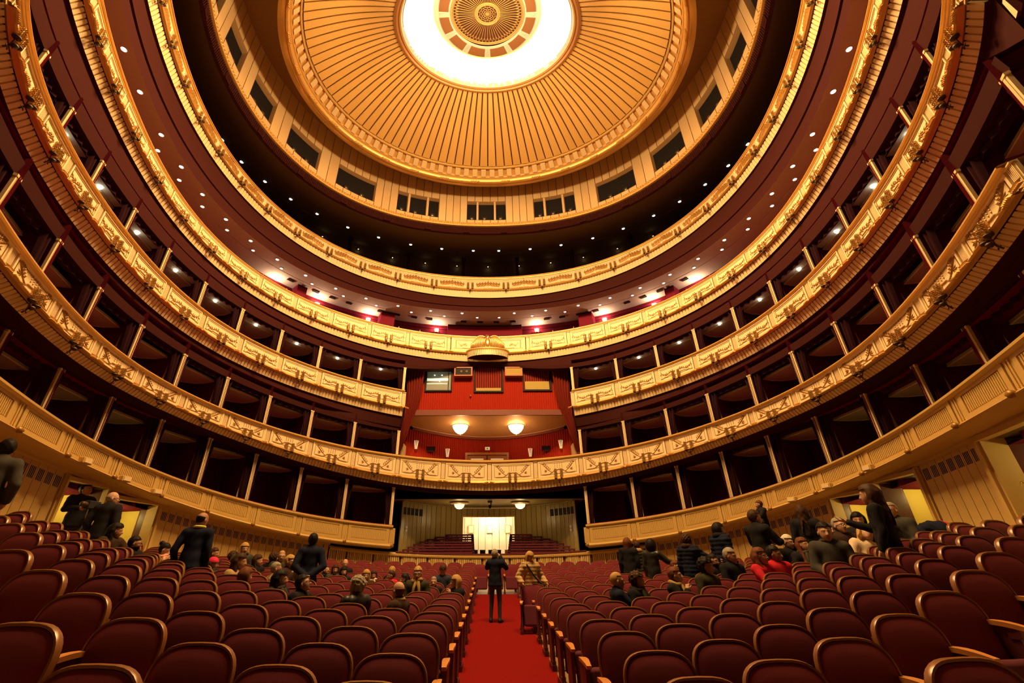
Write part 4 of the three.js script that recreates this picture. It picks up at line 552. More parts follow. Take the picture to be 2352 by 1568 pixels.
/* ------------------------------------------------------------------ standing parterre under it */
{
  const zc = 20.37, Rw = 4.53, arc = (f, d = 0) => [(Rw + d) * Math.sin(f), zc + (Rw + d) * Math.cos(f)], fE = 66 * RAD;
  const w = struct(group('wall_parterre')); const gm = mat(.36, .27, .09, .22), gm2 = mat(.33, .245, .08, .22);
  const np = 36, fd = .305;                                        // half-angle of the lit doorway
  mesh('backing', new MB().grid((s, t) => { const f = lerp(fd, fE, s), q = arc(f, .06); return W3(q[0], lerp(-.2, 2.75, t), q[1]); }, 30, 1).grid((s, t) => { const f = lerp(-fE, -fd, s), q = arc(f, .06); return W3(q[0], lerp(-.2, 2.75, t), q[1]); }, 30, 1).grid((s, t) => { const f = lerp(-fd, fd, s), q = arc(f, .06); return W3(q[0], lerp(2.2, 2.75, t), q[1]); }, 12, 1), M.groove, w);
  for (let k = 0; k < np; k++) { const f0 = lerp(-fE, fE, k / np) + .0025, f1 = lerp(-fE, fE, (k + 1) / np) - .0025, mid = (f0 + f1) / 2, low = Math.abs(mid) < fd ? 2.2 : -.2, b = new MB(); b.box((x, y, z) => { const q = arc(lerp(f0, f1, x), -z); return W3(q[0], y, q[1]); }, 0, 1, low, 2.72, -.05, 0, 1); mesh('plank', b, k % 2 ? gm : gm2, w); }
  struct(mesh('ceiling_parterre', new MB().grid((s, t) => { const x = lerp(-4.6, 4.6, s); return W3(x, 2.72, lerp(21.75, 25.2, t)); }, 8, 4), mat(.46, .36, .14, .5)));
  struct(mesh('floor_parterre', new MB().grid((s, t) => W3(lerp(-4.6, 4.6, s), lerp(-.1, .15, t), lerp(21.7, 27.5, t)), 2, 2), M.soffit2));
  const ci = new MB(), cp = []; for (let k = 0; k <= 30; k++) { const q = arc(lerp(-fE, fE, k / 30), -.1); cp.push(W3(q[0], 2.69, q[1])); } struct(mesh('trim_1', ci.tube(cp, .03, 5), gm2));
  // bright lobby seen through the doorway
  const lb = struct(group('wall_lobby')); for (let k = 0; k < 9; k++) { const b = new MB(); boxAt(b, lerp(-1.75, 1.75, k / 9) + .012, lerp(-1.75, 1.75, (k + 1) / 9) - .012, -.2, 2.6, 26.6, 26.66); mesh('plank', b, M.white, lb); } { const b = new MB(); boxAt(b, -1.9, 1.9, -.2, 2.6, 26.68, 26.72); for (const e of [-1, 1]) boxAt(b, e * 1.8 - .02, e * 1.8 + .02, -.2, 2.6, 24.6, 26.7); boxAt(b, -1.9, 1.9, 2.6, 2.64, 24.6, 26.7); mesh('lobby_shell', b, M.white, lb); }
  const dj = new MB(); frameBars(dj, (x, y, z) => { const q = arc(x, .02 - z); return W3(q[0], y, q[1]); }, -fd - .012, fd + .012, -.4, 2.24, .014, .05, -.08, .05, 8); struct(mesh('door_jamb', dj, M.gold));
  [-.98, .05, 1.06].forEach((x, k) => { const g = tag(group('lobby_picture', ...W3(x, 1.72, 26.56)), `small framed white notice in the bright doorway, ${['left', 'middle', 'right'][k]} one`, 'picture', 'framed notices in the bright doorway'), f = new MB(); frameBars(f, (a, y, z) => [a, y, z], -.16, .16, -.21, .21, .02, .02, 0, .03, 1); mesh('frame', f, mat(.6, .4, .15, .5), g); const b = new MB(); b.box((a, y, z) => [a, y, z], -.14, .14, -.19, .19, 0, .012); mesh('sheet', b, M.white, g); });
  lamp(new THREE.PointLight(0xffffff, 22, 0, 2), ...W3(.1, 2.35, 25.6), [1, .78, .45], 6);  // unseen lobby lamp, placed to brighten the room behind the doorway
  [[-.72, M.black], [-.32, M.black], [.12, M.black], [.5, M.black], [.98, mat(.5, .25, .08)], [-1.05, mat(.5, .25, .08)]].forEach(([x, m], k) => { const g = tag(group('lobby_bin', ...W3(x, .15, 25.2)), `${m === M.black ? 'small dark box' : 'small tan box'} on the floor of the bright doorway, ${ORD[[1, 2, 3, 4, 5, 0][k]]} from the left`, 'box'), b = new RoundedBoxGeometry(.28, .46, .2, 2, .02); b.translate(0, .23, 0); mesh('body', b, m, g); const t = new MB(); t.box((a, y, z) => [a, y, z], -.15, .15, .44, .48, -.11, .11); mesh('lid', t, m, g); });
  [-1.45, 1.56].forEach((x, k) => { const g = tag(group('flat_ceiling_lamp', ...W3(x, 2.66, 22.9)), `glowing dish lamp on the low ceiling of the standing area, ${k ? 'right' : 'left'} one`, 'ceiling lamp', 'dish lamps of the standing area'), b = new MB(); b.lathe([[0, -.27], [.12, -.25], [.22, -.17], [.26, -.06]], 18, (a, y, z) => [a, y, z]); mesh('glass_bowl', b, glow(1, .8, .45, 3.2), g); const r = new MB(); r.lathe([[.2, -.06], [.44, -.02], [.46, .01], [.44, .04], [0, .05]], 22, (a, y, z) => [a, y, z]); mesh('dish', r, mat(.8, .6, .3, .4), g); lamp(new THREE.PointLight(0xffffff, 2.4, 0, 2), ...W3(x, 2.28, 22.9), [1, .68, .27], 5); });
  { const g = tag(group('surveillance_camera', ...W3(.06, 2.6, 22.2)), 'small dark camera hanging from the low ceiling between two lamps', 'camera'), b = new MB(); b.box((x, y, z) => [x, y, z], -.11, .11, .0, .09, -.1, .1).tube([[.05, .0, 0], [.05, -.14, 0]], .03, 6); mesh('mount', b, M.iron, g); const c = new MB(); c.lathe([[0, .12], [.07, .11], [.075, -.12], [0, -.12]], 12, (x, y, z) => [x, z - .17, y]); mesh('body', c, M.black, g); }
  for (const e of [-1, 1]) { const g = tag(group('wall_vents'), `row of five dark square vents high on the ${e < 0 ? 'left' : 'right'} standing-area wall`, 'vent'); for (let k = 0; k < (e < 0 ? 5 : 6); k++) { const f = e * (63 - k * 3.6) * RAD, b = new MB(); b.box((x, y, z) => { const q = arc(f + x / Rw, -z); return W3(q[0], y, q[1]); }, -.1, .1, 2.12, 2.44, 0, .02); mesh('vent_opening', b, M.black, g); } 
    const s = tag(group('switch_plate'), `pair of pale switch plates on the ${e < 0 ? 'left' : 'right'} standing-area wall`, 'switch'); for (const y of [1.5, 1.36]) { const f = e * 60.5 * RAD, b = new MB(); b.box((x, yy, z) => { const q = arc(f + x / Rw, -z); return W3(q[0], yy, q[1]); }, -.07, .07, y, y + .11, 0, .02); mesh('plate', b, M.white, s); } }
  for (const e of [-1, 1]) for (let k = 0; k < 8; k++) {                 // tiers of padded leaning rails
    const z = 21.95 + .33 * k, h = .44 + .122 * k, xm = Math.sqrt(Math.max(.1, Rw * Rw - (z - zc) * (z - zc))) - .12, x0 = e < 0 ? -Math.min(4.25, xm) : .86 + .03 * k, x1 = e < 0 ? -.64 + .03 * -k * .6 : Math.min(4.35, xm);
    const g = tag(group('standing_rail', ...W3(0, 0, 0)), `dark red padded leaning rail ${e < 0 ? 'left' : 'right'} of the bright doorway, ${ORD[k]} from the front`, 'leaning rail', 'padded leaning rails of the standing area');
    const b = new MB(), J = (x, y, zz) => [x, y, -z + zz]; b.box(J, x0, x1, h - .035, h + .035, -.05, .06).box(J, x0, x1, h - .14, h - .09, -.02, .02); mesh('padded_bar', b, M.velvetB, g);
    const p = new MB(); for (let q = 0; q <= 5; q++) { const x = lerp(x0 + .05, x1 - .05, q / 5); p.box(J, x - .02, x + .02, h - .6, h, -.03, .03); } p.box(J, e < 0 ? x1 - .12 : x0, e < 0 ? x1 : x0 + .12, h - .2, h + .02, -.06, .07); mesh('post', p, M.soffit2, g);
    const s = new MB(); s.box(J, x0, x1, h - .5, h - .34, .05, .09); mesh('step_riser', s, M.velvetB, g);
  }
}

/* ------------------------------------------------------------------ lower wall round the stalls: ribbed parapet in the middle, boards with vents, entrances */
{
  const R = u => R1(u) + .12, top = u => HPB(u) - .06, fl = u => { const x = Math.sin(u) * R(u), z = ZC + Math.cos(u) * R(u); return FL(x, z) - EYE - .05; };
  const cw = tag(group('stalls_parapet'), 'curved cream ribbed low wall behind the last rows in front of the standing area', 'parapet'), uc0 = -35.5 * RAD, uc1 = 36.5 * RAD, tc = u => .30 + .32 * Math.pow(Math.abs(u) / (36 * RAD), 2.2);
  mesh('top_rail', sweep([[add(R, .0), u => tc(u) - .10], [add(R, -.05), u => tc(u) - .08], [add(R, -.06), u => tc(u) - .02], [add(R, -.03), tc], [add(R, .1), tc], [add(R, .14), u => tc(u) + .05], [add(R, .3), u => tc(u) + .05], [add(R, .34), u => tc(u) - .2]], uc0, uc1, 60), M.plank, cw);
  mesh('rail_cushion', sweep([[add(R, .08), u => tc(u) + .04], [add(R, .08), u => tc(u) + .09], [add(R, .3), u => tc(u) + .09], [add(R, .3), u => tc(u) - .1]], -20.5 * RAD, 21.5 * RAD, 40), M.velvetB, cw);
  mesh('backing', sweep([[add(R, .06), u => tc(u) - .05], [add(R, .06), fl]], uc0, uc1, 60), M.groove, cw);
  { const n = 168, ms = [M.plank, mat(.66, .48, .25, .55), mat(.5, .36, .18, .55)]; for (let k = 0; k < n; k++) { const a = lerp(uc0, uc1, (k + .12) / n), c = lerp(uc0, uc1, (k + .88) / n), b = new MB(); if (k % 14 === 9) continue; b.box((x, y, z) => { const u = lerp(a, c, x); return at(u, R(u) + .05 - z, lerp(fl(u), tc(u) - .1, y)); }, 0, 1, 0, 1, -.02, k % 7 === 3 ? .02 : .05); mesh('slat', b, ms[k % 3 === 1 ? 1 : k % 5 === 2 ? 2 : 0], cw); } }
  // doorways cut through the boarded walls
  const doors = [[-93.4, -85.4], [-83.0, -74.2], [76.9, 85.6], [86.9, 95.4], [107.6, 119]];
  const pw = 1.62, inDoor = (a, c) => doors.some(([p, q]) => c > p - .35 && a < q + .35);
  for (const e of [-1, 1]) {
    const w = struct(group(e < 0 ? 'wall_left_boards' : 'wall_right_boards'));
    const runs = e < 0 ? [[-126, -93.4], [-74.2, -36.3]] : [[37.3, 76.9], [95.4, 107.6], [119, 128]];
    for (const [a0, c0] of runs) { mesh('backing', sweep([[add(R, .05), add(top, .1)], [add(R, .05), fl]], a0 * RAD, c0 * RAD, 30), M.groove, w);
      const n = Math.round((c0 - a0 - 1.2) / pw); for (let k = 0; k < n; k++) { const a = lerp(a0 + .6, c0 - .6, k / n) * RAD + .0008, c = lerp(a0 + .6, c0 - .6, (k + 1) / n) * RAD - .0008, b = new MB(), m = (x, y, z) => { const u = lerp(a, c, x); return at(u, R(u) + .03 - z, lerp(fl(u), top(u), y)); }; b.box(m, 0, 1, 0, 1, -.02, .012); const p = mesh('plank', b, M.plank, w), hh = top(a) - fl(a), v = new MB(); for (let q = 0; q < 4; q++) v.box(m, .17 + q * .19, .27 + q * .19, 1 - .31 / hh, 1 - .1 / hh, .012, .016); mesh('vent_slot', v, M.black, p); }
      for (const u of [a0, c0]) { const b = new MB(), a = (u - .5) * RAD, c = (u + .5) * RAD; b.box((x, y, z) => { const uu = lerp(a, c, x); return at(uu, R(uu) + .03 - z, lerp(fl(uu), top(uu), y)); }, 0, 1, 0, 1, -.3, .04); mesh('pilaster', b, M.plank, w); } }
    mesh('cornice_strip', sweep([[add(R, .06), add(top, -.02)], [add(R, -.04), add(top, .0)], [add(R, -.05), add(top, .06)], [add(R, .3), add(top, .08)]], (e < 0 ? -126 : 36.5) * RAD, (e < 0 ? -35.5 : 128) * RAD, 60), M.plank, w);
  }
  doors.forEach(([d0, d1], k) => {
    const a = d0 * RAD, c = d1 * RAD, um = (a + c) / 2, g = struct(group(`door_${k + 1}`)), f0 = fl(um), t0 = top(um) - .04;
    const m = (x, y, z) => { const u = lerp(a, c, x); return at(u, R(u) + z, y); };
    const b = new MB(); const D = 1.9; b.grid((s, t) => m(s, lerp(f0, t0, t), D), 3, 1).grid((s, t) => m(0, lerp(f0, t0, t), lerp(0, D, s)), 1, 1).grid((s, t) => m(1, lerp(f0, t0, t), lerp(0, D, s)), 1, 1); mesh('corridor_wall', b, M.yellow, g);
    const ce = new MB(); ce.grid((s, t) => m(s, t0, lerp(0, D, t)), 2, 1); mesh('corridor_ceiling', ce, mat(.2, .16, .07, .7), g); const fo = new MB(); fo.grid((s, t) => m(s, f0, lerp(-.1, D, t)), 2, 1); mesh('corridor_floor', fo, M.floor, g);
    const fr = new MB(); frameBars(fr, (x, y, z) => m(x, y, -z), -.03, 1.03, f0, t0 + .05, .05, .08, -.08, .06, 3); mesh('door_frame', fr, M.plank, g);
    const hi = k === 0 || k === 2 || k === 4 ? (k === 0 ? 1 : 0) : (k === 1 ? 1 : 0), lf = new MB(); lf.box((x, y, z) => m(lerp(hi, hi + (hi ? -.07 : .07), x), y, lerp(.06, .5, x) + z), 0, 1, f0, t0 - .05, 0, .05); const leaf = mesh('door_leaf', lf, M.doorred, g);
    const hd = new MB(), pts = []; for (let q = 0; q <= 14; q++) { const an = q / 14 * 2 * Math.PI, x = .45 + .1 * Math.cos(an); pts.push(m(lerp(hi, hi + (hi ? -.07 : .07), x) + (hi ? -.012 : .012), lerp(f0, t0, .55) + .13 * Math.sin(an), lerp(.06, .5, x))); } hd.tube(pts, .014, 5); mesh('door_handle', hd, M.brass, leaf);
    const lp = new MB(), lc = m(k < 2 ? .2 : .55, t0 - .03, .55); lp.box((x, y, z) => [lc[0] + x, lc[1] + y, lc[2] + z], -.13, .13, -.02, .02, -.05, .05); mesh('ceiling_light', lp, glow(1, .9, .65, 5), g);
    lamp(new THREE.PointLight(0xffffff, 3, 0, 2), ...m(.5, t0 - .3, 1.0), [1, .74, .22], 3);
    if (k === 4) { const s = new MB(); for (let q = 0; q < 9; q++) s.tube([m(.08 + q * .1, f0, 1.5), m(.08 + q * .1, f0 + .75 + q * .08, 1.5)], .012, 4); s.tube([m(.05, f0 + .74, 1.5), m(.95, f0 + 1.5, 1.5)], .025, 5); mesh('stair_railing', s, M.iron, g); const q = new MB(); q.lathe([[0, -.12], [.06, -.06], [.08, .1]], 9, (x, y, z) => { const p = m(.5, t0 - .75, 1.85); return [p[0] + x, p[1] + y, p[2] + z]; }); mesh('wall_sconce', q, M.brass, g); }
  });
  // small lantern-like fixtures on the moulding under the box front
  [[-96, 'left'], [-86.5, 'left'], [-79, 'left'], [72.5, 'right'], [81, 'right'], [91, 'right']].forEach(([d, s], k) => { const u = d * RAD, c = at(u, R1(u) - .36, HPB(u) + .1), g = tag(group('entrance_light_box', c[0], c[1], c[2], -u), `small ochre light box on the moulding above the ${s} entrances, ${ORD[k % 3]} one`, 'light box', 'light boxes above the entrances'), b = new RoundedBoxGeometry(.26, .13, .12, 2, .02); mesh('case', b, M.plank, g); const f = new MB(); f.box((x, y, z) => [x, y, z], -.1, .1, -.04, .04, .06, .07); mesh('front_plate', f, M.creamB, g); });
}

/* ------------------------------------------------------------------ stalls seats */
function roundRectOutline(w, h, n, y0) {                        // from lower left over the arched top to lower right
  const p = [[-w * .44, y0], [-w * .475, y0 + (h - y0) * .26], [-w * .497, y0 + (h - y0) * .5]];
  for (let k = 0; k <= n; k++) { const a = Math.PI - k / n * Math.PI, c = Math.cos(a), s = Math.sin(a), q = .62; p.push([w / 2 * Math.sign(c) * Math.pow(Math.abs(c), q), h - .20 + .20 * Math.pow(Math.abs(s), .72)]); }
  p.push([w * .497, y0 + (h - y0) * .5], [w * .475, y0 + (h - y0) * .26], [w * .44, y0]); return p;
}
const LEAN = .20, backZ = (x, y) => -.06 - (y - .45) * LEAN - .0 + .16 * x * x;       // the back leans away from the stage and wraps a little
const seatParts = (() => {
  const out = roundRectOutline(.535, .915, 18, .36), B = new MB();
  // cushion: fan of rings from the outline inwards, swelling forwards
  const c = [0, .63], ring = (k, s) => { const [x, y] = out[k], X = lerp(c[0], x, s), Y = lerp(c[1], y, s); const puff = .045 * Math.pow(1 - Math.pow(s, 4), .8) + .004; return [X, Y, backZ(X, Y) + puff]; };
  const N = out.length, S = [.97, .88, .72, .45, .15];
  for (let j = 0; j < S.length - 1; j++) { const k0 = B.p.length / 3; for (const s of [S[j], S[j + 1]]) for (let k = 0; k < N; k++) B.v(ring(k, s)); for (let k = 0; k < N; k++) { const k2 = (k + 1) % N; B.i.push(k0 + k, k0 + N + k, k0 + N + k2, k0 + k, k0 + N + k2, k0 + k2); } }
  { const k0 = B.p.length / 3; for (let k = 0; k < N; k++) B.v(ring(k, S[4])); const m = B.v([0, .63, backZ(0, .63) + .049]); for (let k = 0; k < N; k++) B.i.push(k0 + k, m, k0 + (k + 1) % N); }
  const cushion = mergeVertices(B.geo().deleteAttribute('normal')); cushion.computeVertexNormals();
  { const p = cushion.attributes.position, t = []; for (let k = 0; k < p.count; k++) t.push(p.getX(k) * 6, p.getY(k) * 6); cushion.setAttribute('uv', new THREE.Float32BufferAttribute(t, 2)); }
  const H = new MB(); // back shell seen from behind
  for (let k = 0; k < N - 1; k++) { const [a, b] = out[k], [d, e] = out[k + 1]; H.tri([0, .6, backZ(0, .6) - .03], [d, e, backZ(d, e) - .03], [a, b, backZ(a, b) - .03]); H.quad([a, b, backZ(a, b) - .03], [d, e, backZ(d, e) - .03], [d, e, backZ(d, e) + .01], [a, b, backZ(a, b) + .01]); }
  const F = new MB(); // bent wooden rim, an oblong section swept round the back
  { const sec = [[-.006, -.018], [.009, -.018], [.013, .002], [.009, .016], [-.003, .018], [-.009, .006]], n = sec.length, k0 = 0;
    out.forEach(([x, y], k) => { const [ax, ay] = out[Math.max(0, k - 1)], [bx, by] = out[Math.min(N - 1, k + 1)], l = Math.hypot(bx - ax, by - ay), nx = -(by - ay) / l, ny = (bx - ax) / l; const tp = clamp((y - .36) / .25, .5, 1); sec.forEach(([o, z]) => F.v([x + nx * o * tp, y + ny * o * tp, backZ(x, y) + z * tp])); });
    for (let k = 0; k < N - 1; k++) for (let q = 0; q < n; q++) { const a = k * n + q, b = k * n + (q + 1) % n; F.i.push(a, b, b + n, a, b + n, a + n); } }
  const Q = new RoundedBoxGeometry(.47, .40, .10, 3, .045); Q.rotateX(-.16); Q.translate(0, .335, .105); { const t = Q.attributes.uv; for (let k = 0; k < t.count; k++) t.setXY(k, t.getX(k) * 3, t.getY(k) * 3); }
  const armTop = new MB(); { const pts = []; for (let k = 0; k <= 8; k++) { const t = k / 8; pts.push([t, -.10 + .36 * t, .595 + .02 * Math.sin(Math.PI * t) - .02 * t]); } const w = t => .024 + .014 * Math.sin(Math.PI * Math.min(1, t * 1.1));
    for (let k = 0; k < 8; k++) { const [t0, z0, y0] = pts[k], [t1, z1, y1] = pts[k + 1], a = w(t0), b = w(t1); armTop.quad([-a, y0, z0], [a, y0, z0], [b, y1, z1], [-b, y1, z1]).quad([-a, y0 - .03, z0], [-a, y0, z0], [-b, y1, z1], [-b, y1 - .03, z1]).quad([a, y0, z0], [a, y0 - .03, z0], [b, y1 - .03, z1], [b, y1, z1]).quad([-a, y0 - .03, z0], [a, y0 - .03, z0], [b, y1 - .03, z1], [-b, y1 - .03, z1]); } const e = w(1); armTop.quad([-e, pts[8][2], pts[8][1]], [e, pts[8][2], pts[8][1]], [e, pts[8][2] - .03, pts[8][1]], [-e, pts[8][2] - .03, pts[8][1]]); }
  const panel = new MB(); panel.box((x, y, z) => [x, y, z + (y - .3) * -.1], -.02, .02, .06, .575, -.08, .2).box((x, y, z) => [x, y, z], -.026, .026, .5, .57, .12, .2); 
  const foot = new MB(); foot.box((x, y, z) => [x, y, z], -.035, .035, 0, .07, -.1, .24).box((x, y, z) => [x, y, z], -.028, .028, .07, .12, .14, .22);
  return { cushion, shell: H.geo(), rim: toCreasedNormals(F.geo(), .9), seat: Q, armTop: armTop.geo(), panel: panel.geo(), foot: foot.geo() };
})();
function makeSeat(e) {
  const g = new THREE.Group(); g.name = 'theatre_chair';
  mesh('backrest', seatParts.cushion, M.velvet, g); mesh('back_shell', seatParts.shell, M.side, g); mesh('wooden_rim', seatParts.rim, M.rim, g); mesh('folded_seat', seatParts.seat, M.velvetB, g);
  const x = -e * .282; for (const [n, s, m] of [['armrest', seatParts.armTop, M.arm], ['side_panel', seatParts.panel, M.side], ['foot', seatParts.foot, M.side]]) mesh(n, s, m, g).position.x = x;
  return g;
}
const seatProto = { '-1': makeSeat(-1), 1: makeSeat(1) };
const ROWS = [[2.15, .06], [3.0, .055], [3.75, .05], [4.6, .04], [5.5, .03], [6.4, .025], [7.3, .02], [8.22, .016], [9.18, .012], [10.2, .008], [11.3, .004], [12.5, 0], [13.8, -.004], [15.2, -.010], [16.7, -.017], [18.4, -.026]];
const seatAt = {};                                            // world places, for the people
function inFrame(x, y, z, m = 60) { const v = new THREE.Vector3(x, y, z).project(camera); return v.z < 1 && v.x > -1 - m / 1176 && v.x < 1 + m / 1176 && v.y > -1 - m / 784 && v.y < 1 + m / 784; }
camera.updateMatrixWorld(true);
let seatCount = 0;
function rowPoint(r, e, k) { const [z0, a] = ROWS[r], x0 = e < 0 ? .72 : 1.26, SP = .563; let x = x0, z = z0 + a * x * x; for (let q = 0; q < k; q++) { for (let s = 0; s < 8; s++) { const d = 2 * a * x, l = Math.hypot(1, d); x += SP / 8 / l; } } z = z0 + a * x * x; return [e * x, z, e * 2 * a * x]; }
for (let r = 0; r < ROWS.length; r++) for (const e of [-1, 1]) for (let k = 0; k < 22; k++) {
  const [x, z, sl] = rowPoint(r, e, k), u = Math.atan2(x, z - ZC), rad = Math.hypot(x, z - ZC);
  if (rad > R1(u) - .75 || Math.abs(x) > 8.6) break;
  const y = FL(x, z), yaw = Math.atan(sl) * .45; seatAt[`${r},${e},${k}`] = [x, y, z, yaw];
  if (!inFrame(x, y + .88, -z, 70) && !inFrame(x, y + .55, -z, 40)) continue;
  const s = seatProto[e].clone(); s.name = numbered('theatre_chair'); s.position.set(x, y, -z); s.rotation.y = yaw; scene.add(s); seatCount++;
  tag(s, `red velvet theatre chair, ${r < 15 ? ORD[r] : 'last'} row, ${k < 15 ? ORD[k] : ['sixteenth', 'seventeenth', 'eighteenth'][k - 15]} seat ${e < 0 ? 'left' : 'right'} of the carpet`, 'chair', 'red velvet seats of the stalls');
}
[-.42, .14, .70].forEach((dx, k) => { const s = seatProto[-1].clone(), z = 17.6; s.name = numbered('theatre_chair'); s.position.set(.13 + dx, FL(.2, z), -z); scene.add(s); tag(s, `red velvet seat closing the far end of the carpet, ${['left', 'middle', 'right'][k]} one`, 'chair', 'red velvet seats of the stalls'); });
{ const s = seatProto[1].clone(), z = 11.1; s.name = numbered('theatre_chair'); s.position.set(1.0, FL(1, z), -z); s.rotation.y = -.1; scene.add(s); tag(s, 'extra red velvet end seat jutting into the aisle beside the woman in beige', 'chair', 'red velvet seats of the stalls'); }
console.log('seats', seatCount);

/* ------------------------------------------------------------------ people */
/* surface nets over a signed distance field: one smooth closed mesh */
function surfaceNets(f, lo, hi, cell) {
  const n = [0, 1, 2].map(k => Math.ceil((hi[k] - lo[k]) / cell) + 1), [nx, ny, nz] = n, D = new Float32Array(nx * ny * nz), I = new Int32Array(nx * ny * nz).fill(-1), pt = [0, 0, 0];
  for (let z = 0, q = 0; z < nz; z++) for (let y = 0; y < ny; y++) for (let x = 0; x < nx; x++, q++) { pt[0] = lo[0] + x * cell; pt[1] = lo[1] + y * cell; pt[2] = lo[2] + z * cell; D[q] = f(pt); }
  const P = [], T = [], st = [1, nx, nx * ny];
  for (let z = 0; z < nz - 1; z++) for (let y = 0; y < ny - 1; y++) for (let x = 0; x < nx - 1; x++) {
    const q = x + y * nx + z * nx * ny; let m = 0, c = 0, sx = 0, sy = 0, sz = 0; const v = [];
    for (let k = 0; k < 8; k++) { const d = D[q + (k & 1) + ((k >> 1) & 1) * nx + (k >> 2) * nx * ny]; v.push(d); if (d < 0) m |= 1 << k; }
    if (m === 0 || m === 255) continue;
    for (let a = 0; a < 8; a++) for (let s = 0; s < 3; s++) { const b = a | (1 << s); if (b === a) continue; if ((v[a] < 0) === (v[b] < 0)) continue; const t = v[a] / (v[a] - v[b]); sx += (a & 1) + (s === 0 ? t : 0); sy += ((a >> 1) & 1) + (s === 1 ? t : 0); sz += (a >> 2) + (s === 2 ? t : 0); c++; }
    I[q] = P.length / 3; P.push(lo[0] + (x + sx / c) * cell, lo[1] + (y + sy / c) * cell, lo[2] + (z + sz / c) * cell);
  }
  for (let z = 1; z < nz - 1; z++) for (let y = 1; y < ny - 1; y++) for (let x = 1; x < nx - 1; x++) {
    const q = x + y * nx + z * nx * ny, s0 = D[q] < 0;
    for (let a = 0; a < 3; a++) { const s1 = D[q + st[a]] < 0; if (s0 === s1) continue; const u = st[(a + 1) % 3], w = st[(a + 2) % 3], A = I[q - u - w], B = I[q - w], C = I[q], E = I[q - u]; if (A < 0 || B < 0 || C < 0 || E < 0) continue; if (s0) T.push(A, B, C, A, C, E); else T.push(A, C, B, A, E, C); }
  }
  const g = new THREE.BufferGeometry(); g.setAttribute('position', new THREE.Float32BufferAttribute(P, 3)); g.setIndex(T); g.computeVertexNormals(); return g;
}
const smin = (a, b, k) => { const h = Math.max(k - Math.abs(a - b), 0) / k; return Math.min(a, b) - h * h * k * .25; };
function cap(p, a, b, ra, rb) { const ax = p[0] - a[0], ay = p[1] - a[1], az = p[2] - a[2], bx = b[0] - a[0], by = b[1] - a[1], bz = b[2] - a[2]; const t = clamp((ax * bx + ay * by + az * bz) / (bx * bx + by * by + bz * bz + 1e-9), 0, 1); return Math.hypot(ax - bx * t, ay - by * t, az - bz * t) - (ra + (rb - ra) * t); }
const ell = (p, c, r) => { const k = Math.hypot((p[0] - c[0]) / r[0], (p[1] - c[1]) / r[1], (p[2] - c[2]) / r[2]); return (k - 1) * Math.min(...r) * .95; };
/* heads: centre at eye height, facing +z */
const headField = p => {
  const q = [Math.abs(p[0]), p[1], p[2]];
  let d = ell(p, [0, .025, -.012], [.076, .100, .098]);
  d = smin(d, ell(p, [0, -.045, .030], [.056, .068, .062]), .04);           // face and jaw
  d = smin(d, ell(p, [0, -.098, .058], [.026, .018, .022]), .02);           // chin
  d = smin(d, cap(q, [.012, .022, .083], [.045, .020, .070], .010, .008), .014);   // brow
  d = Math.max(d, -ell(q, [.031, .000, .094], [.018, .010, .014]));          // eye sockets
  d = smin(d, ell(q, [.030, -.001, .076], [.013, .010, .011]), .004);        // eyes
  d = smin(d, cap(p, [0, .010, .088], [0, -.034, .108], .008, .013), .012);  // nose
  d = smin(d, ell(q, [.012, -.036, .094], [.009, .007, .009]), .008);
  d = smin(d, cap(q, [0, -.062, .092], [.018, -.064, .084], .0075, .005), .006); // lips
  d = smin(d, cap(q, [0, -.074, .089], [.014, -.073, .083], .0075, .005), .005);
  d = smin(d, ell(q, [.080, -.008, -.008], [.010, .028, .018]), .008);       // ears
  return d;
};
const HEAD = surfaceNets(headField, [-.1, -.13, -.125], [.1, .14, .135], .0075);
function headColours(p, skin, hair) { // features that differ in colour from the skin
  const x = Math.abs(p[0]), y = p[1], z = p[2];
  if (z > .05 && Math.hypot((x - .030) / .013, (y + .001) / .0075) < 1) return Math.hypot((x - .030), (y + .001)) < .006 ? [.015, .01, .008] : [.5, .45, .4];
  if (z > .05 && x > .012 && x < .05 && Math.abs(y - .024 + (x - .03) * (x - .03) * 4) < .006) return hair.map((c, k) => lerp(c, skin[k], .35));
  if (z > .06 && x < .021 && y < -.055 && y > -.081) return [skin[0] * .8, skin[1] * .5, skin[2] * .5];
  return skin;
}
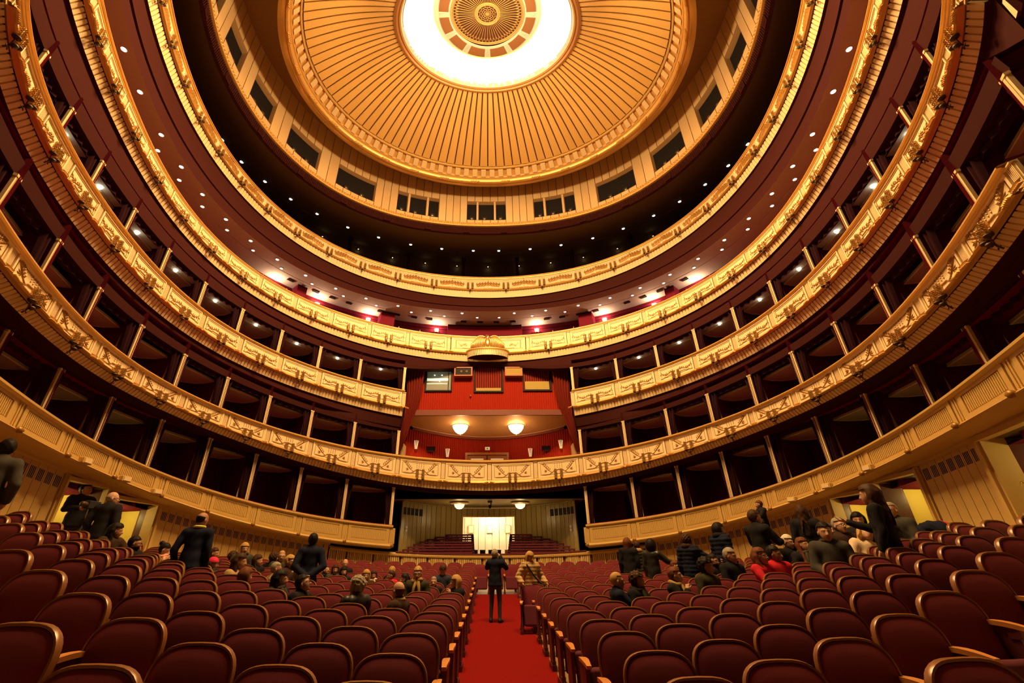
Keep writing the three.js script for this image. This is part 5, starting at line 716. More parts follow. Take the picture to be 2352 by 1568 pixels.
const HAIRS = (() => {
  const skull = (p, t) => ell(p, [0, .032, -.016], [.076 + t, .100 + t, .098 + t]);
  const clear = (p, line, side) => { const f = p[2] - .012 - Math.max(0, (p[1] - line)) * 1.4, s = .03 + line * 0; return Math.min(f, Math.max(line - p[1], p[2] - .02 + .0 * s) > 0 ? 1 : 1) , (p[2] > -.005 + side && p[1] < line + .02 * Math.sin(p[0] * 30)) ? -1 : 1; };
  const mk = (fn, lo = [-.15, -.42, -.17], hi = [.15, .17, .15], c = .011) => surfaceNets(fn, lo, hi, c);
  const wav = (p, k, a) => a * (Math.sin(p[0] * k + 1) * Math.sin(p[1] * k * .8) + Math.sin(p[2] * k + 2) * .7);
  const cut = (d, p, line, side) => Math.max(d, Math.min(p[2] - side, line - p[1]));           // takes hair away in front of the face
  return {
    short: mk(p => { let d = skull(p, .014) + wav(p, 90, .002); d = cut(d, p, .066, .0 + (p[1] < -.02 ? -.04 : 0)); return Math.max(d, -.07 - p[1]); }, [-.12, -.12, -.15], [.12, .17, .13], .009),
    crop: mk(p => { let d = skull(p, .006); d = cut(d, p, .075, -.01); return Math.max(d, -.06 - p[1]); }, [-.12, -.12, -.15], [.12, .16, .13], .009),
    bald: mk(p => { let d = skull(p, .006); d = cut(d, p, .2, -.03); return Math.max(d, -.06 - p[1], p[1] - .04); }, [-.12, -.12, -.15], [.12, .16, .13], .009),
    long: mk(p => { const q = [Math.abs(p[0]), p[1], p[2]]; let d = skull(p, .020) + wav(p, 60, .003); d = smin(d, cap(q, [.065, .0, -.04], [.10, -.33, -.0], .042, .035) + wav(p, 70, .004), .05); d = smin(d, cap(p, [0, .0, -.075], [0, -.34, -.11], .06, .075) + wav(p, 70, .004), .06); return cut(d, p, .062, .005 + Math.max(0, -.11 - p[1]) * .35); }),
    bob: mk(p => { const q = [Math.abs(p[0]), p[1], p[2]]; let d = skull(p, .020) + wav(p, 60, .002); d = smin(d, cap(q, [.06, .02, -.03], [.082, -.12, .0], .04, .032), .05); d = smin(d, cap(p, [0, .0, -.06], [0, -.12, -.07], .07, .06), .06); return cut(d, p, .058, .01); }, [-.15, -.22, -.17], [.15, .17, .15], .01),
    curly: mk(p => { let d = skull(p, .028) + wav(p, 110, .006); return cut(Math.max(d, -.10 - p[1]), p, .06, -.005); }, [-.15, -.16, -.17], [.15, .19, .15], .009),
    bun: mk(p => { let d = skull(p, .014); d = smin(d, ell(p, [0, .10, -.12], [.05, .05, .05]), .02); return Math.max(cut(d, p, .066, -.01), -.08 - p[1]); }, [-.12, -.12, -.2], [.12, .18, .13], .009),
    hat: mk(p => { let d = skull(p, .024) + .002 * Math.sin(p[1] * 260); return Math.max(d, .035 - p[1]); }, [-.13, 0, -.16], [.13, .18, .14], .009),
    hood: mk(p => { let d = Math.abs(ell(p, [0, .01, -.03], [.115, .145, .125])) - .016; return Math.max(d, Math.min(p[2] - .05, 1)); }, [-.16, -.17, -.2], [.16, .19, .1], .011),
  };
})();
/* one hand: palm, four fingers of different lengths and a thumb from the side of the palm; fingers point along -y, palm towards +z */
const HAND = [0, 1].map(curl => surfaceNets(p => {
  let d = cap(p, [-.018, -.02, 0], [-.022, -.08, 0], .020, .018); d = smin(d, cap(p, [.018, -.02, 0], [.022, -.08, 0], .020, .018), .02);
  const L = [.062, .075, .07, .055]; for (let k = 0; k < 4; k++) { const x = (k - 1.5) * .0185, l = L[k], b = curl ? .85 : .25; const a = [x, -.088, 0], m = [x * 1.05, -.088 - l * .5 * Math.cos(b), l * .5 * Math.sin(b)], e = [x * 1.05, m[1] - l * .5 * Math.cos(b * 2.4), m[2] + l * .5 * Math.sin(b * 2.4)]; d = smin(d, Math.min(cap(p, a, m, .0092, .0085), cap(p, m, e, .0085, .007)), .005); }
  d = smin(d, Math.min(cap(p, [-.030, -.03, .006], [-.052, -.06, .022], .012, .0105), cap(p, [-.052, -.06, .022], [-.050, -.088, .034], .0105, .008)), .008);
  return smin(d, cap(p, [0, .01, 0], [0, -.02, 0], .024, .026), .02);
}, [-.075, -.185, -.04], [.055, .045, .09], .0062));
const ARMS = { down: [[.225, -.29, -.03], [.235, -.53, .05]], lap: [[.24, -.27, .04], [.09, -.36, .25]], chin: [[.17, -.27, .20], [.03, -.02, .19]], rest: [[.33, -.17, .12], [.50, -.21, .28]], fwd: [[.25, -.22, .19], [.12, -.20, .42]], photo: [[.27, -.12, .16], [.07, .16, .25]], behind: [[.27, -.27, -.11], [.05, -.44, -.19]], wave: [[.24, -.24, .16], [.20, -.13, .42]], out: [[.33, -.25, -.03], [.33, -.38, .20]], pocket: [[.265, -.27, -.07], [.235, -.48, .05]], hold: [[.27, -.22, .12], [.12, -.20, .36]] };
function skeleton(pose, aL, aR) {
  const sit = pose === 'sit', dy = sit ? -.42 : 0, sh = 1.405 + dy, J = { sit, sh, dy };
  J.neck = [0, 1.45 + dy, -.015]; J.head = [0, 1.60 + dy, .015];
  for (const [n, e, a] of [['L', 1, aL], ['R', -1, aR]]) { const A = ARMS[a]; J['s' + n] = [e * .178, sh, -.015]; J['e' + n] = [e * A[0][0], sh + A[0][1], A[0][2]]; J['w' + n] = [e * A[1][0], sh + A[1][1], A[1][2]]; }
  J.pel = [0, .93 + dy, -.01]; const k = pose === 'stride';
  for (const [n, e] of [['L', 1], ['R', -1]]) { J['h' + n] = [e * .092, .91 + dy, 0]; J['k' + n] = sit ? [e * .12, .50, .42] : k ? [e * .10 + (e < 0 ? -.10 : .02), .50, e > 0 ? .06 : .02] : [e * .11, .50, .025]; J['a' + n] = sit ? [e * .12, .09, .40] : k ? [e * .10 + (e < 0 ? -.2 : .03), .09, e > 0 ? -.06 : .05] : [e * .12, .09, -.02]; J['t' + n] = [J['a' + n][0] + e * .03, .045, J['a' + n][2] + .15]; }
  return J;
}
const cache = {};
function bodyGeo(pose, aL, aR) {
  return cache['b' + pose + aL + aR] ??= (() => {
    const J = skeleton(pose, aL, aR), f = p => {
      let d = cap(p, J.neck, [0, J.head[1] - .06, 0], .056, .052); const q = [p[0], p[1], p[2] / .75];
      d = smin(d, cap(q, [0, J.sh - .08, 0], J.pel, .135, .135), .06); d = smin(d, cap(p, J.sL, J.sR, .06, .06), .05);
      for (const n of ['L', 'R']) { d = smin(d, Math.min(cap(p, J['s' + n], J['e' + n], .048, .040), cap(p, J['e' + n], J['w' + n], .040, .028)), .02); d = smin(d, Math.min(cap(p, J['h' + n], J['k' + n], .088, .062), cap(p, J['k' + n], J['a' + n], .060, .045)), .03); d = smin(d, cap(p, [J['a' + n][0], .06, J['a' + n][2] - .02], J['t' + n], .048, .036), .02); }
      return d;
    };
    const lo = [-.62, -.02, -.32], hi = [.62, J.head[1] + .02, J.sit ? .64 : .52], g = surfaceNets(f, lo, hi, .026); return { g, J };
  })();
}
function coatGeo(pose, aL, aR, kind) {
  return cache['c' + pose + aL + aR + kind] ??= (() => {
    const J = skeleton(pose, aL, aR), puffy = kind === 'puffer', hem = kind === 'long' || puffy ? .62 : .84, fat = puffy ? .028 : kind === 'knit' ? .004 : .014;
    const f = p => {
      const q = [p[0], p[1], (p[2] + .005) / .80], fold = .005 * Math.sin(p[1] * 31 + p[0] * 17) * Math.sin(p[0] * 23 + p[2] * 29) + (puffy ? .009 * Math.sin(p[1] * 75) : 0);
      let d = cap(q, [0, J.sh - .09, 0], [0, 1.02 + J.dy, 0], .150, .148); d = smin(d, cap(p, [J.sL[0] * .86, J.sh - .01, -.015], [J.sR[0] * .86, J.sh - .01, -.015], .078, .078), .07); d = smin(d, cap(p, [0, J.sh + .02, -.02], [0, J.sh + .07, -.02], .085, .068), .05);
      if (!J.sit) d = smin(d, cap(q, [0, 1.02, 0], [0, hem, 0], .150, .185), .05); else { d = smin(d, cap(q, [0, .60, 0], [0, .52, 0], .155, .165), .05); for (const n of ['L', 'R']) d = smin(d, cap(p, J['h' + n], [J['h' + n][0] * 1.1, .50, .24], .10, .09), .05); }
      for (const n of ['L', 'R']) { const w = J['w' + n], e = J['e' + n]; d = smin(d, Math.min(cap(p, J['s' + n], e, .066, .055), cap(p, e, [lerp(e[0], w[0], .93), lerp(e[1], w[1], .93), lerp(e[2], w[2], .93)], .055, .043)), .035); }
      d -= fat; d += fold; return J.sit ? d : Math.max(d, hem - p[1]);
    };
    return surfaceNets(f, [-.66, J.sit ? .36 : hem - .03, -.36], [.66, J.sh + .20, .56], .024);
  })();
}
const SK = [[.50, .27, .17], [.44, .22, .13], [.56, .32, .21], [.36, .17, .10]];
const CO = { k: [.016, .015, .018], n: [.012, .015, .035], b: [.05, .026, .018], e: [.46, .31, .15], g: [.055, .05, .042], r: [.55, .02, .035], o: [.045, .04, .022], w: [.78, .62, .44], t: [.40, .26, .07], j: [.03, .035, .06], p: [.72, .36, .28], y: [.55, .5, .12] };
const HA = { k: [.012, .008, .007], b: [.055, .024, .011], d: [.48, .29, .10], y: [.30, .26, .20], w: [.68, .62, .50], a: [.14, .045, .015], h: [.75, .03, .10] };
const matC = {}; const clothMat = (c, shiny) => matC[c + shiny] ??= (() => { const m = new THREE.MeshPhysicalMaterial({ roughness: shiny ? .42 : .9, specularIntensity: shiny ? .8 : .25, side: THREE.DoubleSide }); m.color.setRGB(...CO[c]); return m; })(); const hairMat = {}; for (const k in HA) { const m = hairMat[k] = new THREE.MeshPhysicalMaterial({ roughness: .6, specularIntensity: .3, side: THREE.DoubleSide }); m.color.setRGB(...HA[k]); }
const bodyMat = new THREE.MeshStandardMaterial({ roughness: .6, vertexColors: true, side: THREE.DoubleSide });
let pn = 0;
function person(x, z, s, o) {
  const { pose = 'sit', yaw = 0, head = 0, pitch = 0, hair = 'short', hc = 'k', coat = 'k', kind = 'jacket', pants = 'k', arms = ['lap', 'lap'], tilt = 0, label, dy = 0 } = o;
  const [aL, aR] = arms, { g: bg, J } = bodyGeo(pose, aL, aR), skin = SK[o.skin ?? (pn++ % 3)], toCam = Math.atan2(-x, z), hcol = HA[hc];
  const parts = [], colour = (g, f) => { const p = g.attributes.position, c = new Float32Array(p.count * 3); for (let k = 0; k < p.count; k++) c.set(f([p.getX(k), p.getY(k), p.getZ(k)]), k * 3); g.setAttribute('color', new THREE.BufferAttribute(c, 3)); return g; };
  const gg = new THREE.BufferGeometry(); gg.setAttribute('position', bg.attributes.position); gg.setAttribute('normal', bg.attributes.normal); gg.setIndex(bg.index);
  const near = (p, n) => Math.hypot(p[0] - J['w' + n][0], p[1] - J['w' + n][1], p[2] - J['w' + n][2]) < .07;
  colour(gg, p => p[1] > J.neck[1] - .02 && Math.abs(p[0]) < .1 ? skin : near(p, 'L') || near(p, 'R') ? skin : p[1] < .085 ? [.012, .01, .01] : p[1] < J.pel[1] + .06 || (J.sit && p[1] < .6) ? CO[pants] : CO[o.shirt ?? coat]);
  parts.push(gg);
  const HM = new THREE.Matrix4().compose(new THREE.Vector3(...J.head), new THREE.Quaternion().setFromEuler(new THREE.Euler(-pitch * RAD, head * RAD, (o.roll ?? 0) * RAD, 'YXZ')), new THREE.Vector3(1.06, 1.06, 1.06));
  const hg = HEAD.clone(); colour(hg, p => headColours(p, skin, hcol)); hg.applyMatrix4(HM); parts.push(hg);
  for (const [n, e] of [['L', 1], ['R', -1]]) { const h = HAND[['chin', 'photo', 'hold', 'fwd', 'rest', 'behind'].includes(arms[n === 'L' ? 0 : 1]) ? 1 : 0].clone(), w = new THREE.Vector3(...J['w' + n]), d = w.clone().sub(new THREE.Vector3(...J['e' + n])).normalize(), up = d.clone().negate(), zz = new THREE.Vector3(-e, 0, .25); zz.addScaledVector(up, -zz.dot(up)).normalize(); if (arms[n === 'L' ? 0 : 1] === 'wave') zz.set(0, 1, 0).addScaledVector(up, -up.y).normalize(); const xx = up.clone().cross(zz), m = new THREE.Matrix4().makeBasis(xx.multiplyScalar(e), up, zz).setPosition(w); if (e < 0) { const ix = h.index.array; for (let k = 0; k < ix.length; k += 3) { const t = ix[k]; ix[k] = ix[k + 1]; ix[k + 1] = t; } } colour(h, () => skin); h.applyMatrix4(m); parts.push(h); }
  const geo = mergeGeometries(parts.map(p => { const q = new THREE.BufferGeometry(); for (const a of ['position', 'normal', 'color']) q.setAttribute(a, p.attributes[a].clone()); q.setIndex(p.index.clone()); return q; }));
  const root = mesh('person', geo, bodyMat); root.position.set(x, FL(x, z) + dy, -z); root.rotation.order = 'YXZ'; root.rotation.set((o.lean ?? 0) * RAD, toCam + yaw * RAD, tilt * RAD); root.scale.setScalar(s);
  tag(root, label, 'person');
  mesh(kind === 'knit' ? 'sweater' : 'coat', coatGeo(pose, aL, aR, kind), clothMat(coat, o.shiny ? 1 : 0), root);
  const hm = mesh(hair === 'hat' ? 'knit_hat' : hair === 'hood' ? 'hood' : 'hair', HAIRS[hair], hairMat[hc], root); hm.applyMatrix4(HM);
  if (hair === 'hat') { const h2 = mesh('hair', HAIRS.long, hairMat.b, root); h2.applyMatrix4(HM); h2.scale.multiplyScalar(.97); }
  if (o.glasses) { const b = new MB(); for (const e of [-1, 1]) { const pts = []; for (let k = 0; k <= 12; k++) { const a = k / 12 * 2 * Math.PI; pts.push([e * .032 + .024 * Math.cos(a), .0 + .017 * Math.sin(a), .106]); } b.tube(pts, .0032, 4).tube([[e * .055, .002, .104], [e * .082, .004, .0]], .003, 4); } b.tube([[-.009, .003, .108], [.009, .003, .108]], .003, 4); mesh('glasses', b, M.black, root).applyMatrix4(HM); }
  if (o.scarf) { const b = new MB(), y = J.sh + .075; const pts = []; for (let k = 0; k <= 18; k++) { const a = k / 18 * 2 * Math.PI; pts.push([.088 * Math.cos(a), y + .02 * Math.sin(a * 2), -.01 + .092 * Math.sin(a)]); } b.tube(pts, .042, 7).tube([[.03, y - .02, .10], [.05, y - .12, .16], [.06, y - .30, .165]], .035, 6).tube([[-.02, y - .02, .10], [-.05, y - .12, .16], [-.06, y - .24, .165]], .032, 6); mesh('scarf', b, clothMat(o.scarf, 0), root); }
  if (o.collar) { const b = new MB(), y = J.sh + .085, pts = []; for (let k = 0; k <= 16; k++) { const a = k / 16 * 2 * Math.PI; pts.push([.078 * Math.cos(a), y, -.015 + .078 * Math.sin(a)]); } b.tube(pts, o.fur ? .062 : .026, 7); mesh(o.fur ? 'fur_collar' : 'collar', b, clothMat(o.collar, 0), root); }
  if (o.beard) { const b = surfaceNets(p => Math.max(ell(p, [0, -.065, .034], [.062, .062, .066]), p[1] + .045 - (Math.abs(p[0]) > .035 ? .06 : 0), -cap(p, [-.015, -.067, .1], [.015, -.067, .1], .012, .012)), [-.09, -.15, -.06], [.09, .05, .13], .009); mesh('beard', b, hairMat[hc], root).applyMatrix4(HM); }
  return root;
}
{
  const P = person;
  P(-6.96, 6.31, 1.02, { pose: 'stand', yaw: 170, head: 20, arms: ['pocket', 'pocket'], coat: 'g', kind: 'jacket', hc: 'k', label: 'person standing at the far left edge with their back turned, grey-green jacket' });
  P(-8.98, 10.17, 1.0, { pose: 'stand', yaw: 20, head: 35, pitch: 8, arms: ['hold', 'hold'], coat: 'k', hc: 'k', shirt: 'g', label: 'smiling dark-haired man in a black jacket standing in the left doorway holding a device' });
  P(-8.0, 9.78, 1.02, { pose: 'stand', yaw: 150, head: -60, arms: ['pocket', 'pocket'], coat: 'k', hair: 'bald', hc: 'y', glasses: 1, label: 'balding man in a dark jacket standing between the two left doorways' });
  P(-7.1, 8.91, .94, { yaw: 40, head: 40, arms: ['rest', 'rest'], coat: 'b', kind: 'jacket', hair: 'long', hc: 'k', lean: 6, label: 'woman with long black hair leaning over a seat in front of the left doorways' });
  P(-6.5, 8.81, .87, { yaw: 45, head: 35, arms: ['lap', 'lap'], coat: 'k', hc: 'k', beard: 1, glasses: 1, label: 'bearded man with glasses and dark coat seated by the left door, looking right' });
  P(-6.46, 9.61, .86, { yaw: 35, head: 40, pitch: -20, coat: 'e', hair: 'bun', hc: 'k', scarf: 'p', arms: ['lap', 'chin'], label: 'woman in a beige coat and pink scarf looking down beside the large standing man' });
  P(-5.04, 8.2, 1.01, { pose: 'stand', yaw: 165, head: -30, pitch: -15, arms: ['pocket', 'down'], coat: 'n', kind: 'knit', hair: 'bald', hc: 'k', collar: 'y', skin: 3, lean: 4, label: 'large bald man in a navy sweater with yellow collar standing with his back turned' });
  P(-5.33, 9.45, .8, { yaw: 40, head: 35, coat: 'k', hair: 'hat', hc: 'h', scarf: 'g', glasses: 1, label: 'woman in a bright pink knit hat with glasses and striped scarf' });
  P(-6.45, 11.38, .9, { yaw: 40, head: 20, coat: 'b', hc: 'b', label: 'short-haired woman in a brown coat near the left wall behind the pink hat' });
  P(-4.31, 8.44, .93, { yaw: 45, head: 25, coat: 'e', kind: 'knit', hair: 'long', hc: 'b', label: 'woman with long brown hair in a beige sweater looking right' });
  P(-3.7, 7.51, .82, { yaw: 110, head: 10, coat: 'k', hair: 'bob', hc: 'a', label: 'auburn bob-haired woman in a black coat seen from behind, left block' });
  P(-6.27, 12.38, 1.04, { yaw: 10, head: 5, coat: 'g', hair: 'bob', hc: 'd', scarf: 'g', label: 'blond woman with a pale patterned scarf sitting highest by the left wall' });
  P(-5.38, 11.34, .89, { yaw: 40, head: 30, coat: 'k', hair: 'bob', hc: 'b', label: 'brown-haired woman in a black coat in profile, left middle rows' });
  P(-6.53, 12.39, .86, { yaw: 80, coat: 'r', hair: 'curly', hc: 'b', label: 'person in a red jacket half hidden by the woman in beige sweater' });
  P(-5.49, 12.4, .93, { yaw: 150, coat: 'k', hc: 'b', hair: 'curly', label: 'brown-haired person turned away in a black coat beside the man with glasses' });
  P(-5.29, 12.4, .98, { yaw: 5, coat: 'g', hc: 'd', hair: 'crop', glasses: 1, shirt: 'e', label: 'fair man with glasses facing the stage, left back rows by the wall' });
  P(-4.19, 10.28, .97, { yaw: 35, head: 20, coat: 'b', hair: 'short', hc: 'd', arms: ['lap', 'chin'], label: 'short blond woman with her hand on her chin, left middle rows' });
  P(-4.01, 9.25, .88, { yaw: 110, head: -20, coat: 'e', hair: 'crop', hc: 'y', arms: ['rest', 'fwd'], label: 'grey-haired man in a beige jacket turned right among dark coats' });
  P(-3.13, 7.43, .86, { yaw: 50, head: 30, coat: 'k', hair: 'long', hc: 'k', scarf: 'g', label: 'woman with long black hair and a knitted scarf looking right, left front rows' });
  P(-2.74, 7.33, .86, { yaw: 55, head: 20, pitch: 20, coat: 'k', hc: 'k', glasses: 1, arms: ['rest', 'lap'], label: 'dark-haired man with glasses looking up to the right' });
  P(-3.62, 9.86, 1.0, { pose: 'stand', yaw: 180, arms: ['behind', 'behind'], coat: 'n', hc: 'k', pants: 'n', label: 'standing man in a dark suit with his hands clasped behind his back' });
  P(-4.33, 11.28, .89, { yaw: 45, coat: 'k', hair: 'bob', hc: 'k', label: 'dark-haired person half hidden left of the man in the suit' });
  P(-4.1, 12.41, .8, { yaw: 30, pitch: 20, coat: 'k', hc: 'b', scarf: 'k', label: 'person with a dark scarf looking up just right of the standing suit' });
  P(-3.87, 12.39, .83, { yaw: 5, coat: 'g', hair: 'bob', hc: 'b', label: 'brown-haired woman in a grey coat facing the stage, left back rows' });
  P(-4.0, 13.62, .9, { yaw: 5, coat: 'k', hair: 'bald', hc: 'y', glasses: 1, label: 'bald man with glasses in a black coat in the last left rows' });
  P(-3.65, 12.38, .8, { yaw: 15, coat: 'k', hair: 'long', hc: 'k', label: 'dark long-haired woman in a black coat below the bald man, left back rows' });
  P(-2.82, 12.08, .8, { yaw: 5, coat: 'k', hair: 'bob', hc: 'b', scarf: 'w', arms: ['fwd', 'fwd'], label: 'woman with a long white scarf in the back rows left of the carpet' });
  P(-2.78, 11.21, .84, { yaw: -5, coat: 'b', hair: 'bob', hc: 'd', arms: ['lap', 'chin'], label: 'blond woman with her hand over her mouth, left back rows' });
  P(-2.69, 13.69, .8, { yaw: 170, coat: 'k', hair: 'curly', hc: 'd', label: 'blond curly head turned away, left back rows' });
  P(-2.44, 12.38, .8, { yaw: -45, head: -30, coat: 'r', hair: 'short', hc: 'b', label: 'short-haired woman in a crimson jacket turned left' });
  P(-1.9, 11.21, .82, { yaw: -40, head: -30, coat: 'b', hair: 'long', hc: 'k', scarf: 'g', arms: ['lap', 'chin'], label: 'black-haired woman resting her face on her hand, left of the carpet' });
  P(-1.46, 10.13, .98, { yaw: -5, coat: 'o', hair: 'short', hc: 'd', collar: 't', scarf: 't', shirt: 'r', glasses: 1, label: 'man with glasses and a tan checked collar over a red shirt' });
  P(-1.16, 12.4, .93, { yaw: 0, pitch: -30, coat: 'j', hair: 'short', hc: 'b', label: 'person in a dark blue jacket with bowed head near the carpet' });
  P(-1.24, 11.18, .8, { yaw: -5, coat: 'k', hair: 'crop', hc: 'y', shirt: 'g', label: 'close-cropped man in a black jacket facing the stage near the carpet' });
  P(-.67, 10.11, .88, { yaw: -50, head: -25, coat: 'k', hair: 'bob', hc: 'd', arms: ['chin', 'lap'], label: 'blond woman in black at the carpet edge, hand at her mouth' });
  P(-1.93, 7.31, .91, { yaw: -150, head: 30, coat: 'k', hair: 'curly', hc: 'y', shiny: 1, arms: ['lap', 'rest'], label: 'grey curly-haired man in a shiny black leather jacket seen from behind' });
  P(-1.3, 7.25, .91, { yaw: -120, head: -20, coat: 'b', hair: 'bald', hc: 'a', collar: 'e', arms: ['lap', 'fwd'], label: 'bald man in a brown jacket twisted away left of the carpet' });
  P(.16, 12.37, .92, { pose: 'stand', yaw: 165, head: -10, pitch: 8, arms: ['photo', 'photo'], coat: 'n', hair: 'short', hc: 'y', pants: 'j', kind: 'jacket', label: 'grey-haired man in a dark jacket photographing from the middle of the red carpet' });
  const w = P(.96, 11.37, .9, { pose: 'stride', yaw: 25, head: 15, pitch: -12, arms: ['out', 'out'], coat: 'e', kind: 'puffer', hair: 'bob', hc: 'd', pants: 'k', collar: 'e', label: 'blond woman in a beige quilted coat stepping off the red carpet' });
  { const b = new MB(); b.tube([[-.14, 1.44, .1], [.0, 1.2, .19], [.22, .98, .2]], .018, 5).tube([[-.14, 1.44, .1], [-.02, 1.4, -.14], [.24, .98, .0]], .018, 5); const bag = tag(mesh('shoulder_bag', new RoundedBoxGeometry(.30, .24, .12, 3, .04), clothMat('o', 0)), 'dark olive shoulder bag hanging at the side of the woman in beige', 'bag'); mesh('strap', b, clothMat('k', 0), bag); bag.position.copy(w.localToWorld(new THREE.Vector3(.27, .9, .14))); bag.rotation.y = w.rotation.y; bag.children[0].position.set(-.27, -.9, -.14); bag.scale.setScalar(.9); }
  P(3.84, 13.3, 1.0, { pose: 'stand', yaw: 170, arms: ['down', 'down'], coat: 'k', hair: 'bob', hc: 'a', label: 'reddish-haired person in black standing leftmost of the right back rows' });
  P(4.09, 13.29, .94, { pose: 'stand', yaw: 190, arms: ['down', 'out'], coat: 'o', kind: 'puffer', hair: 'short', hc: 'b', collar: 'e', fur: 1, label: 'person with a pale fur collar standing with back turned, right back rows' });
  P(4.05, 12.02, .95, { pose: 'stand', yaw: 150, head: 20, arms: ['down', 'rest'], coat: 'k', kind: 'long', shiny: 1, hair: 'hood', hc: 'k', label: 'person in a dark hooded coat standing right of the fur collar' });
  P(4.52, 10.92, .98, { pose: 'stand', yaw: 150, head: 10, arms: ['down', 'rest'], coat: 'n', kind: 'puffer', hair: 'curly', hc: 'b', collar: 'b', fur: 1, label: 'person in a navy quilted coat with dark fur collar leaning over seats' });
  P(2.11, 8.2, .95, { yaw: 110, head: -10, coat: 'n', kind: 'knit', hair: 'crop', hc: 'd', arms: ['rest', 'fwd'], label: 'fair close-cropped man in a navy sweater with arm along the seats' });
  P(2.44, 8.18, .93, { yaw: 60, head: 25, coat: 'k', hair: 'curly', hc: 'b', scarf: 'o', label: 'curly dark-haired woman beside the man in the navy sweater' });
  P(4.28, 11.24, .9, { yaw: 60, coat: 'k', hc: 'a', glasses: 1, label: 'reddish-haired person with glasses behind the man with hand on face' });
  P(3.13, 8.31, .93, { yaw: 70, head: 10, pitch: 10, coat: 'k', hair: 'short', hc: 'a', scarf: 't', arms: ['lap', 'chin'], label: 'man with hand on his face and a checked scarf, right front rows' });
  P(3.7, 8.36, .98, { yaw: 50, head: 25, coat: 'o', hair: 'curly', hc: 'k', label: 'black curly-haired woman in an olive coat, right front rows' });
  P(4.75, 10.32, .96, { yaw: 40, head: 20, coat: 'k', hc: 'k', glasses: 1, beard: 1, label: 'bearded man with glasses behind the curly-haired woman in olive' });
  P(5.34, 10.99, 1.07, { pose: 'stand', yaw: 130, head: -20, arms: ['down', 'down'], coat: 'n', kind: 'puffer', hair: 'bob', hc: 'k', collar: 'k', fur: 1, label: 'dark-haired woman in a navy quilted coat standing before the right boards' });
  P(5.7, 10.02, 1.14, { pose: 'stand', yaw: 140, head: -20, arms: ['hold', 'hold'], coat: 'k', kind: 'jacket', hair: 'short', hc: 'b', label: 'man in a dark jacket standing and carrying a child on the right' });
  P(5.98, 10.2, .62, { pose: 'sit', yaw: -60, head: -20, arms: ['fwd', 'fwd'], coat: 'k', kind: 'jacket', hair: 'short', hc: 'a', dy: 1.35, label: 'small child in a dark jacket carried by the standing man' });
  P(6.84, 10.16, 1.11, { pose: 'stand', yaw: 175, arms: ['down', 'down'], coat: 'k', kind: 'long', hair: 'long', hc: 'b', label: 'woman with long dark hair and black coat standing alone before the right boards' });
  P(4.63, 9.31, 1.03, { yaw: 45, head: 20, coat: 'k', hair: 'short', hc: 'y', label: 'grey-haired man in a black coat in profile, right middle rows' });
  P(4.71, 8.44, .99, { yaw: 60, head: 10, pitch: 8, coat: 'r', kind: 'knit', hair: 'long', hc: 'a', glasses: 1, arms: ['rest', 'fwd'], label: 'woman with long brown hair and glasses in a bright red top' });
  P(5.02, 8.51, .98, { yaw: 30, head: 40, coat: 'r', hair: 'short', hc: 'k', skin: 3, label: 'dark-haired man in a red jacket beside the woman in red' });
  P(6.51, 10.41, 1.07, { yaw: 25, head: 25, coat: 'k', hair: 'short', hc: 'w', glasses: 1, label: 'white-haired elderly person with glasses, right middle rows' });
  P(6.24, 9.53, 1.0, { yaw: 25, head: 25, pitch: 10, coat: 'k', hair: 'long', hc: 'a', scarf: 'g', label: 'smiling woman with long brown hair and thick grey scarf' });
  P(7.15, 10.49, 1.09, { yaw: 15, head: 5, coat: 'k', hair: 'hood', hc: 'k', label: 'man in a black hood right of the smiling woman' });
  P(5.56, 7.84, 1.13, { yaw: 5, head: 8, coat: 'g', hair: 'short', hc: 'k', collar: 'o', label: 'dark-haired man in a grey coat facing the camera on the right' });
  P(7.65, 10.57, 1.11, { yaw: 10, coat: 'k', hc: 'b', hair: 'bob', label: 'person half hidden behind the dark-haired man in grey' });
  P(7.25, 9.74, 1.16, { yaw: 20, head: 20, pitch: 10, coat: 'b', hc: 'y', glasses: 1, label: 'grey-haired man with glasses sitting below the right doorway' });
  P(6.65, 8.79, 1.08, { yaw: 30, head: 10, pitch: 15, roll: -25, tilt: -14, coat: 'w', kind: 'knit', hair: 'bob', hc: 'd', label: 'blond woman in a white jacket leaning back with tilted head' });
  P(7.77, 9.84, 1.16, { yaw: 0, coat: 'k', hair: 'bob', hc: 'k', label: 'dark bob-haired woman sitting in front of the right doorway' });
  P(5.67, 6.79, 1.04, { pose: 'stand', yaw: -100, head: -5, arms: ['down', 'wave'], coat: 'k', kind: 'knit', hair: 'long', hc: 'b', label: 'standing long-haired guide in black gesturing with an open hand' });
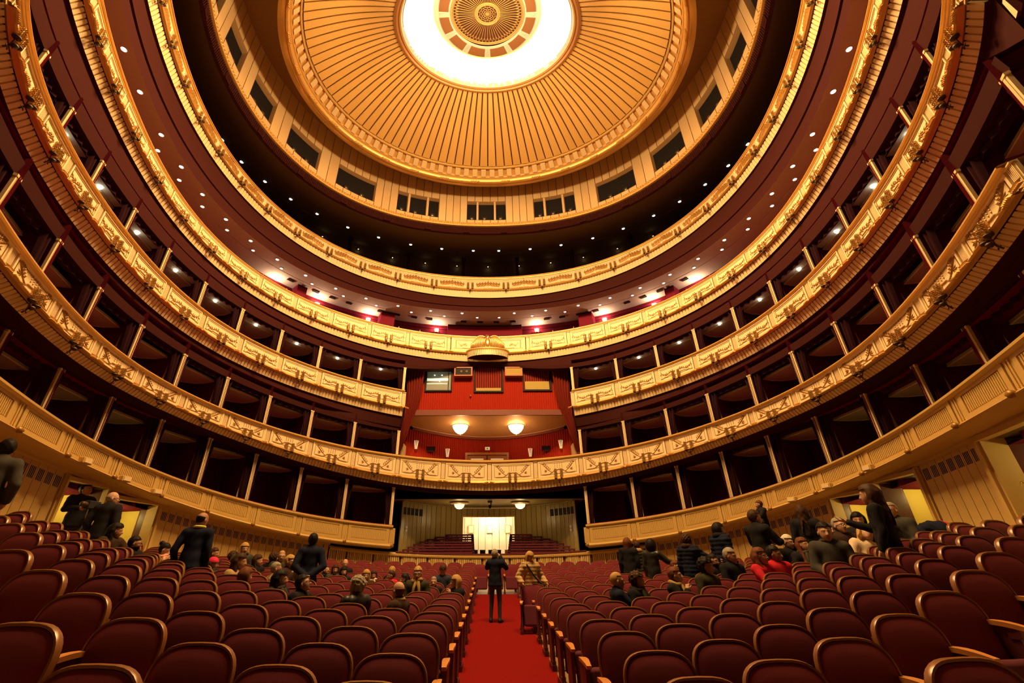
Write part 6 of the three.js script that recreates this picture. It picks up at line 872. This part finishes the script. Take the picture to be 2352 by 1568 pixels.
  P(7.89, 9.09, 1.16, { yaw: -25, head: -5, coat: 'g', hair: 'crop', hc: 'y', arms: ['lap', 'chin'], label: 'man in a grey tweed jacket with hand on his mouth, right doorway' });
  // things near them
  { const g = tag(group('video_tripod', -8.55, FL(-8.5, 10) + .0, -9.98), 'dark video camera on a tripod between the two men in the left doorway', 'tripod'); for (let k = 0; k < 3; k++) { const a = k / 3 * 2 * Math.PI, b = new MB(); b.tube([[0, 1.1, 0], [.32 * Math.sin(a), 0, .32 * Math.cos(a)]], .018, 5); mesh('leg', b, M.black, g); } const h = new MB(); h.tube([[0, 1.05, 0], [0, 1.32, 0]], .025, 6); mesh('column', h, M.black, g); const c = new RoundedBoxGeometry(.14, .16, .3, 2, .02); c.translate(0, 1.4, 0); mesh('camera_body', c, M.black, g); const l = new MB(); l.lathe([[0, 0], [.05, 0], [.055, .12], [0, .12]], 10, (x, y, z) => [x, 1.4 + z, .14 + y]); mesh('lens', l, M.iron, g); }
  { const sx = 7.75, sz = 8.2, b = surfaceNets(p => { let d = ell(p, [0, .0, 0], [.30, .17, .14]); d = smin(d, cap(p, [-.2, -.02, .05], [-.36, -.34, .10], .09, .07), .08); d = smin(d, cap(p, [.1, -.05, .08], [.16, -.38, .12], .10, .08), .08); return d + .012 * Math.sin(p[0] * 30 + p[1] * 22) * Math.sin(p[1] * 27 + p[2] * 31); }, [-.5, -.5, -.25], [.4, .22, .3], .02); const j = mesh('draped_coat', b, clothMat('n', 0)); j.position.set(sx, FL(sx, sz) + .92, -sz); j.rotation.y = -.6; j.scale.setScalar(.72); tag(j, 'dark blue coat thrown over red seat backs near the right wall', 'coat'); const r = mesh('red_lining', surfaceNets(p => cap(p, [.08, .06, -.02], [.2, .0, .02], .07, .06), [-.1, -.15, -.2], [.5, .2, .2], .02), clothMat('r', 0), j); r.position.set(.08, .04, 0); }
}

/* ------------------------------------------------------------------ draw */
scene.traverse(o => { if (o.isMesh) { o.castShadow = true; o.receiveShadow = true; } });
renderer.render(scene, camera);
